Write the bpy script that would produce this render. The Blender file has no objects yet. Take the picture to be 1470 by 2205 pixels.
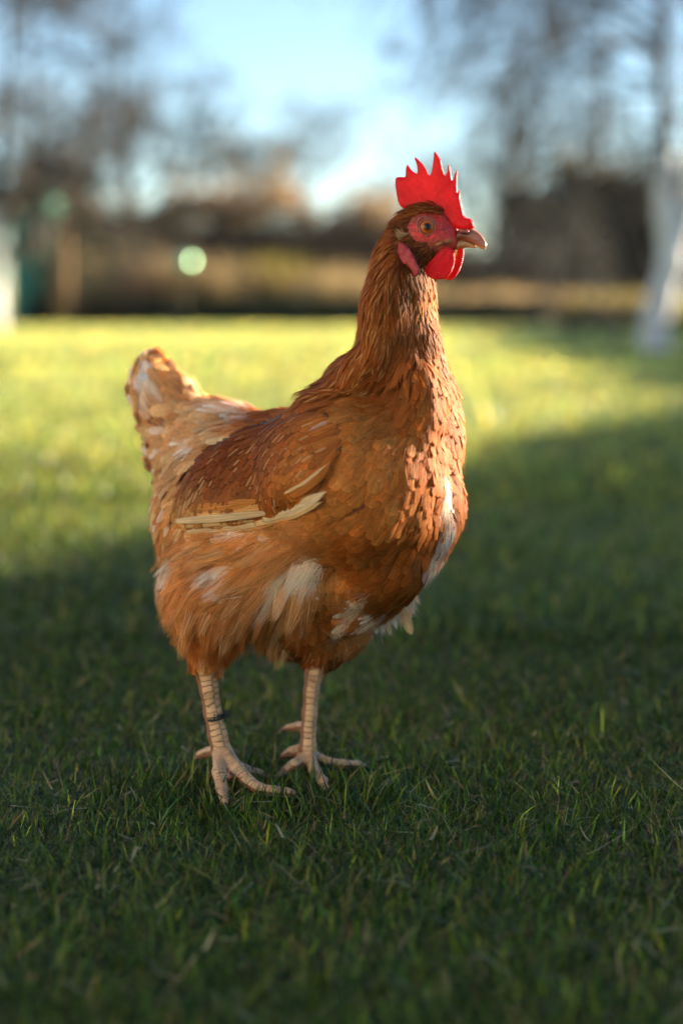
import bpy, bmesh, math, random
import numpy as np
from mathutils import Vector, Matrix, geometry
from mathutils.bvhtree import BVHTree
R = math.radians
random.seed(7)
rng = np.random.default_rng(11)
scn = bpy.context.scene

# ------------------------------------------------------------------ camera
CAM_H = 0.35
F = 3675.0                       # focal length in photo pixels (1470 x 2205)
TH = math.atan(0.12585)          # pitch below the horizon
cam_d = bpy.data.cameras.new('camera')
cam = bpy.data.objects.new('camera', cam_d)
scn.collection.objects.link(cam)
cam.location = (0, 0, CAM_H)
cam.rotation_euler = (math.pi / 2 - TH, 0, 0)
cam_d.sensor_fit = 'VERTICAL'
cam_d.sensor_height = 36.0
cam_d.lens = 60.0
cam_d.clip_start = 0.05
cam_d.clip_end = 5000
cam_d.dof.use_dof = True
cam_d.dof.focus_distance = 1.148
cam_d.dof.aperture_fstop = 3.0
scn.camera = cam

# ------------------------------------------------------------------ sky, sun, exposure
SUN_EL, SUN_AZ = R(10.5), R(29)     # azimuth from +X towards +Y
w = bpy.data.worlds.new('World')
scn.world = w
w.use_nodes = True
nt = w.node_tree
bg = nt.nodes['Background']
sky = nt.nodes.new('ShaderNodeTexSky')
sky.sky_type = 'NISHITA'
sky.sun_disc = False
sky.sun_elevation = SUN_EL
sky.sun_rotation = math.pi / 2 - SUN_AZ
sky.air_density = 0.75
sky.dust_density = 0.0
sky.ozone_density = 1.4
nt.links.new(sky.outputs[0], bg.inputs[0])
bg.inputs[1].default_value = 0.061
sun_d = bpy.data.lights.new('sun', 'SUN')
sun_d.energy = 5.0
sun_d.angle = R(0.5)
sun_d.color = (1.0, 0.84, 0.60)
sun = bpy.data.objects.new('sun', sun_d)
scn.collection.objects.link(sun)
sdir = Vector((math.cos(SUN_EL) * math.cos(SUN_AZ), math.cos(SUN_EL) * math.sin(SUN_AZ), math.sin(SUN_EL)))
sun.rotation_euler = sdir.to_track_quat('Z', 'Y').to_euler()
sun.location = (8, 1, 4)
scn.view_settings.view_transform = 'Standard'
scn.view_settings.look = 'None'
scn.view_settings.exposure = 2.28
scn.view_settings.gamma = 1
scn.render.engine = 'CYCLES'
cy = scn.cycles
cy.max_bounces = 6; cy.diffuse_bounces = 3; cy.glossy_bounces = 2
cy.transmission_bounces = 4; cy.transparent_max_bounces = 12
cy.use_denoising = True
cy.sample_clamp_indirect = 6
cy.caustics_reflective = False; cy.caustics_refractive = False

# ------------------------------------------------------------------ helpers
SY, CYs = math.sin(TH), math.cos(TH)
def ray(px, py):
    x = (px - 735) / F; y = -(py - 1102.5) / F
    return Vector((x, CYs + y * SY, -SY + y * CYs))
def P(px, py, Y):                # the real point at world depth Y seen at (px, py)
    d = ray(px, py)
    return Vector((0, 0, CAM_H)) + d * (Y / d.y)
def PZ(px, py, z):               # the real point at height z seen at (px, py)
    d = ray(px, py)
    return Vector((0, 0, CAM_H)) + d * ((z - CAM_H) / d.z)
def to_px(p):
    p = np.asarray(p, float).reshape(-1, 3)
    q = p - np.array([0, 0, CAM_H])
    zc = q[:, 1] * CYs - q[:, 2] * SY
    yc = q[:, 1] * SY + q[:, 2] * CYs
    return np.stack([735 + F * q[:, 0] / zc, 1102.5 - F * yc / zc], 1)
S = 1.15 / F * 1.01              # metres per photo pixel around the hen

def new_mesh(name, verts, faces, mat=None, parent=None, smooth=True, attrs=None, uvs=None, link=True):
    """verts (n,3) array; faces (m,k) int array or list of lists"""
    me = bpy.data.meshes.new(name)
    verts = np.asarray(verts, np.float32)
    if isinstance(faces, np.ndarray):
        m, k = faces.shape
        me.vertices.add(len(verts)); me.vertices.foreach_set('co', verts.ravel())
        me.loops.add(m * k); me.loops.foreach_set('vertex_index', faces.astype(np.int32).ravel())
        me.polygons.add(m)
        me.polygons.foreach_set('loop_start', np.arange(0, m * k, k, dtype=np.int32))
        me.polygons.foreach_set('loop_total', np.full(m, k, np.int32))
        me.update(calc_edges=True)
    else:
        me.from_pydata([tuple(v) for v in verts], [], [list(f) for f in faces])
    me.validate()
    if smooth:
        me.polygons.foreach_set('use_smooth', np.ones(len(me.polygons), bool))
    for an, (ty, dat) in (attrs or {}).items():
        a = me.attributes.new(an, ty, 'POINT')
        key = 'color' if ty == 'FLOAT_COLOR' else ('vector' if ty == 'FLOAT_VECTOR' else 'value')
        a.data.foreach_set(key, np.asarray(dat, np.float32).ravel())
    if mat is not None:
        for mm in (mat if isinstance(mat, (list, tuple)) else [mat]):
            me.materials.append(mm)
    ob = bpy.data.objects.new(name, me)
    if link: scn.collection.objects.link(ob)
    if parent is not None: ob.parent = parent
    return ob
def empty(name, loc=(0, 0, 0)):
    o = bpy.data.objects.new(name, None); scn.collection.objects.link(o); o.location = loc
    o.empty_display_size = 0.1
    return o
def keep_world(ob, parent):      # child whose mesh is in world coordinates
    ob.parent = parent
    ob.matrix_parent_inverse = Matrix.Translation(-Vector(parent.location))
    return ob
def tag(o, label=None, cat=None, group=None, kind=None):
    if label: o['label'] = label
    if cat: o['category'] = cat
    if group: o['group'] = group
    if kind: o['kind'] = kind
    return o

# ------------------------------------------------------------------ materials
class NT:
    def __init__(s, name):
        s.m = bpy.data.materials.new(name); s.m.use_nodes = True
        s.t = s.m.node_tree; s.t.nodes.clear()
        s.out = s.n('ShaderNodeOutputMaterial')
    def n(s, ty, **kw):
        nd = s.t.nodes.new(ty)
        for k, v in kw.items(): setattr(nd, k, v)
        return nd
    def l(s, a, b): s.t.links.new(a, b)
    def set(s, sock, v):
        if isinstance(v, (int, float)): sock.default_value = v
        elif isinstance(v, (tuple, list)):
            sock.default_value = tuple(v) + ((1.0,) if len(v) == 3 and sock.type == 'RGBA' else ())
        else: s.l(v, sock)
    def math(s, op, a, b=0.0, c=None, clamp=False):
        nd = s.n('ShaderNodeMath', operation=op, use_clamp=clamp)
        s.set(nd.inputs[0], a); s.set(nd.inputs[1], b)
        if c is not None: s.set(nd.inputs[2], c)
        return nd.outputs[0]
    def mix(s, f, a, b, mode='MIX'):
        nd = s.n('ShaderNodeMix', data_type='RGBA', blend_type=mode)
        s.set(nd.inputs[0], f); s.set(nd.inputs[6], a); s.set(nd.inputs[7], b)
        return nd.outputs[2]
    def ss(s, v, a, b, lo=0.0, hi=1.0):
        nd = s.n('ShaderNodeMapRange', interpolation_type='SMOOTHSTEP')
        s.set(nd.inputs[0], v); s.set(nd.inputs[1], a); s.set(nd.inputs[2], b)
        s.set(nd.inputs[3], lo); s.set(nd.inputs[4], hi)
        return nd.outputs[0]
    def noise(s, vec, scale, detail=3, rough=0.5, out='Fac', dist=0.0):
        nd = s.n('ShaderNodeTexNoise')
        if vec is not None: s.l(vec, nd.inputs['Vector'])
        nd.inputs['Scale'].default_value = scale; nd.inputs['Detail'].default_value = detail
        nd.inputs['Roughness'].default_value = rough; nd.inputs['Distortion'].default_value = dist
        return nd.outputs[out]
    def attr(s, name, out='Color'):
        return s.n('ShaderNodeAttribute', attribute_name=name).outputs[out]
    def comb(s, x, y, z=0.0):
        nd = s.n('ShaderNodeCombineXYZ')
        s.set(nd.inputs[0], x); s.set(nd.inputs[1], y); s.set(nd.inputs[2], z)
        return nd.outputs[0]
    def bump(s, h, strength=0.5, dist=0.001, normal=None):
        nd = s.n('ShaderNodeBump')
        s.set(nd.inputs['Strength'], strength); nd.inputs['Distance'].default_value = dist
        s.l(h, nd.inputs['Height'])
        if normal is not None: s.l(normal, nd.inputs['Normal'])
        return nd.outputs[0]
    def pbr(s, col, rough=0.6, normal=None, **kw):
        nd = s.n('ShaderNodeBsdfPrincipled')
        s.set(nd.inputs['Base Color'], col); s.set(nd.inputs['Roughness'], rough)
        if normal is not None: s.l(normal, nd.inputs['Normal'])
        for k, v in kw.items(): s.set(nd.inputs[k], v)
        return nd.outputs[0]
    def addtrans(s, sh, col, f, normal=None):
        tr = s.n('ShaderNodeBsdfTranslucent'); s.set(tr.inputs[0], col)
        mx = s.n('ShaderNodeMixShader'); s.set(mx.inputs[0], f)
        s.l(sh, mx.inputs[1]); s.l(tr.outputs[0], mx.inputs[2])
        return mx.outputs[0]
    def done(s, sh):
        s.l(sh, s.out.inputs[0]); return s.m

def rgb(r, g, b):                # sRGB 0..255 -> linear
    return tuple(((c / 255) / 12.92 if c / 255 <= 0.04045 else ((c / 255 + 0.055) / 1.055) ** 2.4) for c in (r, g, b))

def mat_simple(name, c1, c2, scale=8, rough=0.8, bumpd=0.0, detail=5, stretch=None, **kw):
    t = NT(name)
    tc = t.n('ShaderNodeTexCoord').outputs['Object']
    if stretch:
        mp = t.n('ShaderNodeMapping'); mp.inputs['Scale'].default_value = stretch
        t.l(tc, mp.inputs[0]); tc = mp.outputs[0]
    f = t.noise(tc, scale, detail, 0.6)
    f2 = t.ss(f, 0.3, 0.7)
    col = t.mix(f2, c1, c2)
    nrm = t.bump(f, 0.6, bumpd) if bumpd else None
    return t.done(t.pbr(col, rough, nrm, **kw))

def mat_blade(name, trans=0.35, rough=0.55):
    t = NT(name)
    c = t.attr('gcol')
    sh = t.pbr(c, rough, **{'Specular IOR Level': 0.3})
    return t.done(t.addtrans(sh, t.mix(0.5, c, t.mix(1.0, c, (1.5, 1.45, 0.6), 'MULTIPLY')), trans))

# ------------------------------------------------------------------ ground and lawn
def fbm(x, y, f=1.0):            # cheap smooth 2-D noise for placing colour and density
    s = 0
    for i, (a, b, p) in enumerate(((1.0, 0.7, 0.3), (-0.6, 1.3, 1.9), (1.9, -0.8, 4.1), (0.4, 2.6, 2.2), (-2.7, -1.7, 5.0), (3.9, 3.1, 0.8))):
        s = s + np.sin(f * (a * x + b * y) + p + 1.3 * np.sin(f * (b * x - a * y) * 0.7 + i)) / (1 + 0.45 * i)
    return s / 3.2

t = NT('lawn_soil')
tc = t.n('ShaderNodeTexCoord').outputs['Object']
sepg = t.n('ShaderNodeSeparateXYZ'); t.l(tc, sepg.inputs[0])
n1 = t.noise(tc, 0.7, 6, 0.6); n2 = t.noise(tc, 45, 4, 0.7)
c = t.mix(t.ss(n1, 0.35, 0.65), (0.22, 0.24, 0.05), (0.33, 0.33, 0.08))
c = t.mix(t.math('MULTIPLY', t.ss(n2, 0.7, 0.35), t.ss(sepg.outputs[1], 3.6, 1.6)), c, (0.03, 0.033, 0.012))  # soil painted dark near for shade, pale far for sunlight
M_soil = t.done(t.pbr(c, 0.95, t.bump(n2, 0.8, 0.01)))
gm = 400.0
# one sheet to the horizon, finer near the camera
xs = np.concatenate([[-gm, -120, -40, -15], np.linspace(-6, 6, 49), [15, 40, 120, gm]])
ys = np.concatenate([[-gm, -60, -10], np.linspace(-1, 6, 57), np.linspace(7, 26, 20), [40, 80, 160, gm * 2]])
XX, YY = np.meshgrid(xs, ys)
ZZ = np.where((np.abs(XX) < 7) & (YY > 1.9), 0.006 * fbm(XX, YY, 2.0), 0.0)
nx, ny = len(xs), len(ys)
idx = np.arange(nx * ny).reshape(ny, nx)
fa = np.stack([idx[:-1, :-1].ravel(), idx[:-1, 1:].ravel(), idx[1:, 1:].ravel(), idx[1:, :-1].ravel()], 1)
g = new_mesh('ground', np.stack([XX.ravel(), YY.ravel(), ZZ.ravel()], 1), fa, M_soil)
tag(g, 'ground under the lawn reaching to the horizon', 'ground', kind='structure')

def blades(n, pos, h, wd, lean, col, segs=4, yaw=None, curl=None):
    """n ribbons: pos (n,2), h, wd, lean (n,), col (n,3) -> verts, faces, colours"""
    yaw = rng.uniform(0, 2 * np.pi, n) if yaw is None else yaw
    dirx, diry = np.cos(yaw), np.sin(yaw)
    face = yaw + rng.normal(np.pi / 2, 0.5, n)
    fx, fy = np.cos(face), np.sin(face)
    curl = rng.uniform(0.2, 1.2, n) if curl is None else curl
    V = np.zeros((n, segs + 1, 2, 3), np.float32)
    x = np.zeros(n); z = np.zeros(n); ang = lean.copy()
    for i in range(segs + 1):
        u = i / segs
        ww = wd * (1 - 0.85 * u ** 1.8) * 0.5
        for j, sg in enumerate((-1, 1)):
            V[:, i, j, 0] = pos[:, 0] + dirx * x + fx * ww * sg
            V[:, i, j, 1] = pos[:, 1] + diry * x + fy * ww * sg
            V[:, i, j, 2] = z
        x = x + np.sin(ang) * h / segs; z = z + np.maximum(np.cos(ang), -0.25) * h / segs
        ang = ang + curl / segs
    V[..., 2] = np.maximum(V[..., 2], 0.0015)
    b = (np.arange(n) * (segs + 1) * 2)[:, None, None]
    k = (np.arange(segs) * 2)[None, :, None]
    q = np.array([0, 1, 3, 2])[None, None, :]
    Fc = (b + k + q).reshape(-1, 4)
    C = np.ones((n, segs + 1, 2, 4), np.float32)
    u = np.linspace(0, 1, segs + 1)[None, :, None, None]
    C[..., :3] = col[:, None, None, :]
    return V.reshape(-1, 3), Fc, C.reshape(-1, 4)

def grass_cols(n, painted_sun=0.0, straw=0.08):
    base = np.array([[0.036, 0.076, 0.009], [0.056, 0.104, 0.011], [0.022, 0.060, 0.012], [0.100, 0.128, 0.015]]) * 1.12
    c = base[rng.integers(0, 4, n)] * rng.lognormal(-0.02, 0.55, (n, 1))
    c = c * (1 + painted_sun * np.array([1.5, 0.86, 2.6]))
    st = rng.random(n) < straw
    sc = np.array([[0.42, 0.30, 0.11], [0.34, 0.27, 0.06], [0.30, 0.16, 0.07], [0.5, 0.42, 0.22]])
    tp = rng.random(n) < 0.10
    c[tp] = c[tp] * np.array([2.2, 1.7, 1.2])
    c[st] = sc[rng.integers(0, 4, st.sum())] * rng.uniform(0.6, 1.0, (st.sum(), 1))
    return c, st

M_grass = mat_blade('grass_blade', 0.35, 0.42)
# near lawn: real blades a few centimetres tall
parts = []
def add_grass(n, y0, y1, half0, half1, hh, ww, straw, segs, painted_sun=0.0, power=1.0):
    u = rng.random(n)
    y = y0 + (y1 - y0) * u ** power
    half = half0 + (half1 - half0) * (y - y0) / (y1 - y0)
    x = rng.uniform(-1, 1, n) * half
    dens = 0.5 + 0.5 * fbm(x, y, 9)
    kp = rng.random(n) < np.clip(0.55 + 0.6 * dens, 0, 1)
    x, y = x[kp], y[kp]; n = len(x)
    wy = np.interp(y, [1.4, 2.3, 4, 9, 20], [0, 0.5, 2.0, 4.4, 5.6])[:, None] * (1 if y1 > 1.8 else 0)  # blade colour brightened with distance, painting sunlight into the far lawn
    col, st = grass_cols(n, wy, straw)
    tone = np.clip(1 + 0.35 * fbm(x, y, 3.1), 0.5, 1.6)[:, None]
    col = col * np.where(st[:, None], 1, tone)
    h = hh * rng.lognormal(0, 0.32, n) * (1 + 0.25 * fbm(x, y, 5))
    wd = ww * rng.uniform(0.6, 1.3, n)
    lean = np.abs(rng.normal(0.55, 0.45, n))
    lean[st] = rng.uniform(0.5, 1.45, st.sum())
    h[st] *= 1.15
    parts.append(blades(n, np.stack([x, y], 1), h, wd, lean, col, segs))
def merge(parts):
    V = []; Fc = []; C = []; o = 0
    for v, f, c in parts:
        V.append(v); Fc.append(f + o); C.append(c); o += len(v)
    return np.concatenate(V), np.concatenate(Fc), np.concatenate(C)
add_grass(190000, 0.55, 1.75, 0.30, 0.60, 0.0125, 0.0012, 0.20, 4)
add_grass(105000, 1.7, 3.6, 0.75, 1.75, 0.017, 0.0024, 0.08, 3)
nf = 2600
fpos = np.stack([rng.normal(-0.045, 0.055, nf), rng.normal(1.175, 0.035, nf)], 1)
fcl, fst = grass_cols(nf, 0, 0.12)
parts.append(blades(nf, fpos, 0.017 * rng.lognormal(0, 0.3, nf), 0.0015 * rng.uniform(.6, 1.3, nf), np.abs(rng.normal(.5, .35, nf)), fcl, 4))
nf = 1500                        # dry flecks lying on the turf
fy = rng.uniform(0.6, 2.4, nf); fpos = np.stack([rng.uniform(-1, 1, nf) * (0.12 + 0.24 * fy), fy], 1)
fcl = np.array([[0.50, 0.36, 0.13], [0.40, 0.33, 0.07], [0.34, 0.18, 0.07], [0.55, 0.46, 0.25]])[rng.integers(0, 4, nf)] * rng.uniform(.5, 1.1, (nf, 1))
v_, f_, c_ = blades(nf, fpos, 0.015 * rng.lognormal(0, 0.35, nf), 0.0020 * rng.uniform(.5, 1.3, nf), rng.uniform(0.9, 1.6, nf), fcl, 4, curl=rng.uniform(-.6, .8, nf))
v_[:, 2] += np.repeat(rng.uniform(0.004, 0.012, nf), 10); parts.append((v_, f_, c_))
V, Fc, C = merge(parts)
og = new_mesh('lawn_grass', V, Fc, M_grass, attrs={'gcol': ('FLOAT_COLOR', C)}, smooth=False)
tag(og, 'short green lawn grass with straw coloured blades around the hen', 'grass', kind='stuff')
parts = []
add_grass(85000, 2.9, 8.0, 1.5, 3.6, 0.022, 0.006, 0.05, 2, painted_sun=2.6, power=1.4)
add_grass(72000, 8.0, 20.6, 3.6, 8.0, 0.022, 0.015, 0.05, 2, painted_sun=3.4, power=1.3)
V, Fc, C = merge(parts)
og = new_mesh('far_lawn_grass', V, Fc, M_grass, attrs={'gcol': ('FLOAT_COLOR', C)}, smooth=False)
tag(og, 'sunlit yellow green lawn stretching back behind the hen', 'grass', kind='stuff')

# ------------------------------------------------------------------ unseen hedges added beyond the right edge to shade the lawn
def leaf_cloud(n, samp, size, colf, nrm_up=0.3):
    """n leaf quads at samp(n)->(n,3); returns verts, faces, colours"""
    p = samp(n); n = len(p)
    a = rng.normal(size=(n, 3)); a[:, 2] *= 0.7; a /= np.linalg.norm(a, axis=1)[:, None]
    b = np.cross(a, rng.normal(size=(n, 3))); b /= np.linalg.norm(b, axis=1)[:, None]
    s = size * rng.uniform(0.6, 1.4, n)[:, None]
    V = np.stack([p - a * s, p + b * s * 0.45 - a * s * 0.1, p + a * s, p - b * s * 0.45 - a * s * 0.1], 1).reshape(-1, 3)
    Fc = np.arange(n * 4).reshape(-1, 4)
    C = np.ones((n, 4, 4), np.float32); C[..., :3] = colf(p)[:, None, :]
    return V, Fc, C.reshape(-1, 4)
M_leaf = mat_blade('leaf', 0.3, 0.5)
M_bark = mat_simple('dark_bark', (0.05, 0.038, 0.028), (0.11, 0.085, 0.06), 14, 0.9, 0.01, stretch=(1, 1, 0.25))
def box_bm(x0, x1, y0, y1, z0, z1):
    v = [(x0, y0, z0), (x1, y0, z0), (x1, y1, z0), (x0, y1, z0), (x0, y0, z1), (x1, y0, z1), (x1, y1, z1), (x0, y1, z1)]
    f = [(3, 2, 1, 0), (4, 5, 6, 7), (0, 1, 5, 4), (1, 2, 6, 5), (2, 3, 7, 6), (3, 0, 4, 7)]
    return v, f
def join_boxes(bs):
    V = []; Fc = []
    for b in bs:
        v, f = box_bm(*b); o = len(V); V += v; Fc += [tuple(i + o for i in q) for q in f]
    return V, Fc

TE = math.tan(SUN_EL)
def caster(ax, ay, H):           # foot of a thing of height H whose top throws its shadow to (ax, ay)
    L = H / TE
    return ax + L * math.cos(SUN_AZ), ay + L * math.sin(SUN_AZ)
def hedge(name, p0, p1, H, thick, label, cat, n, col, size=0.035, group=None, rag=0):
    """a clipped hedge from p0 to p1: a dark twiggy core under a skin of leaves with an uneven top"""
    p0 = np.array(p0); p1 = np.array(p1); d = p1 - p0; L = np.linalg.norm(d); d = d / L; nrm = np.array([-d[1], d[0]])
    e = empty(name, (*((p0 + p1) / 2), 0)); tag(e, label, cat, group)
    ns, nc = max(8, int(L / 0.25)), 10
    V = []
    for i in range(ns + 1):
        u = i / ns
        for j in range(nc):
            a = math.pi * j / (nc - 1)
            hw = thick / 2 * 0.86 * (1 + 0.08 * math.sin(9 * u * L + j))
            sx = -math.cos(a) ; sz = math.sin(a)
            k = 1 / max(abs(sx), abs(sz)) ** 0.75
            hh = H * 0.93 * (1 + 0.03 * math.sin(3.1 * u * L) + 0.02 * math.sin(7.7 * u * L + 1))
            c = p0 + d * L * u + nrm * sx * k * hw
            V.append((c[0], c[1], min(1, sz * k) * hh))
    Fc = [(i * nc + j, (i + 1) * nc + j, (i + 1) * nc + j + 1, i * nc + j + 1) for i in range(ns) for j in range(nc - 1)]
    Fc += [tuple(range(nc)), tuple(range(ns * nc, ns * nc + nc))[::-1]]
    core = new_mesh('branches', V, Fc, M_bark); keep_world(core, e)
    def samp(m):
        u = rng.random(m) * L; a = rng.uniform(0, math.pi, m)
        k = 1 / np.maximum(np.abs(np.cos(a)), np.abs(np.sin(a))) ** 0.8
        r = rng.normal(1.0, 0.05 if rag or H < 1 else 0.018, m)
        hh = H * (1 + (0.035 * np.sin(3.1 * u) + 0.03 * np.sin(7.7 * u + 1)) * (1 if rag else 0.35)) * (1 if rag == 0 else 1 + rag * (np.sin(1.3 * u) * np.sin(2.9 * u + 2) + 0.5 * np.sin(5.3 * u) * np.sin(11 * u)) + rng.exponential(rag * 0.5, m))
        s = -np.cos(a) * k * thick / 2 * r; z = np.sin(a) * k * hh * r
        q = p0[None] + d[None] * u[:, None] + nrm[None] * s[:, None]
        return np.stack([q[:, 0], q[:, 1], np.maximum(z, 0.02)], 1)
    V, Fc, C = leaf_cloud(n, samp, size, col)
    f = new_mesh('foliage', V, Fc, M_leaf, attrs={'gcol': ('FLOAT_COLOR', C)}, smooth=False); keep_world(f, e)
    return e
def dark_green(p):
    m = len(p); c = np.array([[0.025, 0.05, 0.018], [0.035, 0.065, 0.02], [0.02, 0.045, 0.022]])[rng.integers(0, 3, m)]
    return c * rng.uniform(0.6, 1.5, (m, 1))
def along(s_): return caster(-2.1 + 3.08 * s_, -2.0 + 7.1 * s_, 1.15)  # line of unseen hedges added to throw the lawn's shadow edge
hedge('shadow_hedge', along(0), along(0.448), 1.035, 0.4, 'added unseen low clipped evergreen hedge beyond the right edge that shades the grass under the hen', 'hedge', 9000, dark_green, 0.05)
hedge('shadow_hedge', along(0.452), along(0.484), 1.12, 0.4, 'added unseen stub of clipped evergreen hedge beyond the right edge shaping the gap of light', 'hedge', 2500, dark_green, 0.05)
hedge('shadow_hedge', along(0.522), along(1.05), 1.12, 0.4, 'added unseen slightly taller clipped evergreen hedge beyond the right edge throwing shadow behind the hen', 'hedge', 11000, dark_green, 0.05)
b0 = caster(1.0, 4.5, 2.6); b1 = caster(1.35, 19.5, 2.6)  # unseen tall hedge added to darken the far right lawn
hedge('tall_shadow_hedge', b0, b1, 2.5, 0.5, 'added unseen tall evergreen hedge beyond the right edge that shades the far right of the lawn', 'hedge', 40000, dark_green, 0.06)

# ------------------------------------------------------------------ far ground, bed, hedges, shrubs, shed
def at(px_, Y, z=0.0):           # world x for a picture column at depth Y on the ground
    return (px_ - 735) / F * (Y * CYs - (z - CAM_H) * SY)
def zat(py_, Y):                 # height seen at row py_ at depth Y
    d = ray(735, py_); return CAM_H + d.z / d.y * Y
M_bed = mat_simple('bed_soil', (0.035, 0.026, 0.018), (0.085, 0.062, 0.04), 3, 0.95, 0.03)
bed = new_mesh('flower_bed_soil', [(-7, 21.2, 0.012), (7.5, 20.6, 0.012), (8, 26, 0.012), (-7.5, 26, 0.012)], [(0, 1, 2, 3)], M_bed)
tag(bed, 'strip of dark bare soil where the lawn ends', 'soil', kind='structure')
M_wood = mat_simple('weathered_wood', rgb(120, 92, 58), rgb(168, 130, 84), 9, 0.85, 0.004, stretch=(1, 1, 0.12))
M_board = mat_simple('green_boards', rgb(44, 130, 108), rgb(62, 152, 128), 4, 0.6, 0.003, stretch=(8, 8, 0.3))
M_roofd = mat_simple('dark_roof_felt', (0.035, 0.033, 0.03), (0.06, 0.055, 0.05), 20, 0.9, 0.004)
M_void = mat_simple('interior_shade', (0.008, 0.008, 0.008), (0.015, 0.014, 0.012), 3, 0.9)  # near-black paint standing in for shade inside the shed
def tube2(pts, rad, K=5):
    return tube_np(np.array(pts, float), np.array(rad, float), K)
def tube_np(P_, r, K):
    n = len(P_); V = np.zeros((n, K, 3)); d = np.gradient(P_, axis=0); d /= np.maximum(np.linalg.norm(d, axis=1)[:, None], 1e-9)
    s1 = np.cross(d, np.array([0.31, 0.9, 0.17])); s1 /= np.maximum(np.linalg.norm(s1, axis=1)[:, None], 1e-9); s2 = np.cross(d, s1)
    for j in range(K):
        a = 2 * math.pi * j / K; V[:, j] = P_ + (s1 * math.cos(a) + s2 * math.sin(a)) * r[:, None]
    i = np.arange(n - 1)[:, None]; j = np.arange(K)[None]
    Fc = np.stack([i * K + j, i * K + (j + 1) % K, (i + 1) * K + (j + 1) % K, (i + 1) * K + j], 2).reshape(-1, 4)
    return V.reshape(-1, 3), Fc
class Acc:
    def __init__(s): s.V = []; s.F = []; s.o = 0
    def add(s, vf): v, f = vf; s.V.append(v); s.F.append(f + s.o); s.o += len(v)
    def build(s, name, mat, parent):
        o = new_mesh(name, np.concatenate(s.V), np.concatenate(s.F), mat); keep_world(o, parent); return o
def grow(acc, p, d, L, r, depth, rr, drop=0.0, kids=(3, 5), wig=0.22, spread=0.7, K=4, minr=0.0015):
    n = 5; pts = [p.copy()]; q = p.copy(); dd = d.copy()
    for i in range(n):
        dd = dd + rr.normal(0, wig * 0.5, 3) + np.array([0, 0, -drop * 0.25]); dd /= np.linalg.norm(dd); q = q + dd * L / n; pts.append(q.copy())
    rad = np.linspace(r, max(minr, r * 0.45), n + 1)
    acc.add(tube_np(np.array(pts), rad, K if r > 0.01 else 3))
    if depth <= 0: return
    for k in range(rr.integers(*kids)):
        u = rr.uniform(0.25, 1.0); i = min(n - 1, int(u * n)); b = pts[i] + (pts[i + 1] - pts[i]) * (u * n - i)
        nd = dd * 0.7 + rr.normal(0, spread, 3) * np.array([1, 0.8, 0.7]) + np.array([0, 0, 0.25 - drop * 0.5]); nd /= np.linalg.norm(nd)
        grow(acc, b, nd, L * rr.uniform(0.5, 0.8), max(minr, r * 0.5), depth - 1, rr, drop, kids, wig, spread, K, minr)
def bare_tree(name, trunk_pts, trunk_r, mat_t, mat_b, limbs, depth, seed, label, cat, group=None, drop=0.0, L=1.2, kids=(3, 5), up=0.7, minr=0.003, spread=0.7, bias=(0, 0, 0)):
    """trunk_pts world points; limbs = number of main limbs"""
    rr = np.random.default_rng(seed)
    tp = np.array(trunk_pts, float)
    e = empty(name, tuple(tp[0] * [1, 1, 0])); tag(e, label, cat, group)
    # smooth the trunk line
    u = np.linspace(0, len(tp) - 1, len(tp) * 5); k = np.minimum(u.astype(int), len(tp) - 2); f = (u - k)[:, None]
    f = f * f * (3 - 2 * f) * 0.4 + f * 0.6
    line = tp[k] * (1 - f) + tp[k + 1] * f
    rad = np.interp(u, range(len(tp)), trunk_r) * (1 + 0.04 * np.sin(u * 5))
    a = Acc(); a.add(tube_np(line, rad, 14)); a.build('trunk', mat_t, e)
    b = Acc()
    for i in range(limbs):
        s = rr.uniform(0.3, 1.0) if i else 1.0; j = min(len(line) - 2, int(s * (len(line) - 1))); p = line[j]
        d = np.array([rr.normal(0, 0.8), rr.normal(0, 0.6), up]) + np.array(bias); d /= np.linalg.norm(d)
        grow(b, p, d, L * rr.uniform(0.7, 1.2), rad[j] * 0.5, depth, rr, drop, kids, 0.22, spread, 5, minr)
    if b.V: b.build('branches', mat_b, e)
    return e
t = NT('birch_bark'); tc = t.n('ShaderNodeTexCoord').outputs['Object']
mp = t.n('ShaderNodeMapping'); t.l(tc, mp.inputs[0]); mp.inputs['Scale'].default_value = (1, 1, 5)
n1 = t.noise(mp.outputs[0], 3.0, 5, 0.7); n2 = t.noise(tc, 2.2, 4, 0.6)
c = t.mix(t.ss(n1, 0.58, 0.66), rgb(226, 226, 228), rgb(70, 64, 60)); c = t.mix(t.math('MULTIPLY', t.ss(n2, 0.5, 0.7), 0.6), c, rgb(120, 114, 106))
M_birch = t.done(t.pbr(c, 0.7, t.bump(n1, 0.4, 0.01)))
M_twig = mat_simple('twig', rgb(60, 54, 50), rgb(88, 80, 74), 6, 0.85)
M_twigd = mat_simple('dark_twig', rgb(34, 34, 34), rgb(58, 56, 54), 6, 0.85)
def TPt(Y, pts, dy=0): return [(at(x, Y, zat(y, Y)), Y + dy * i, zat(y, Y)) for i, (x, y) in enumerate(pts)]

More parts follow.
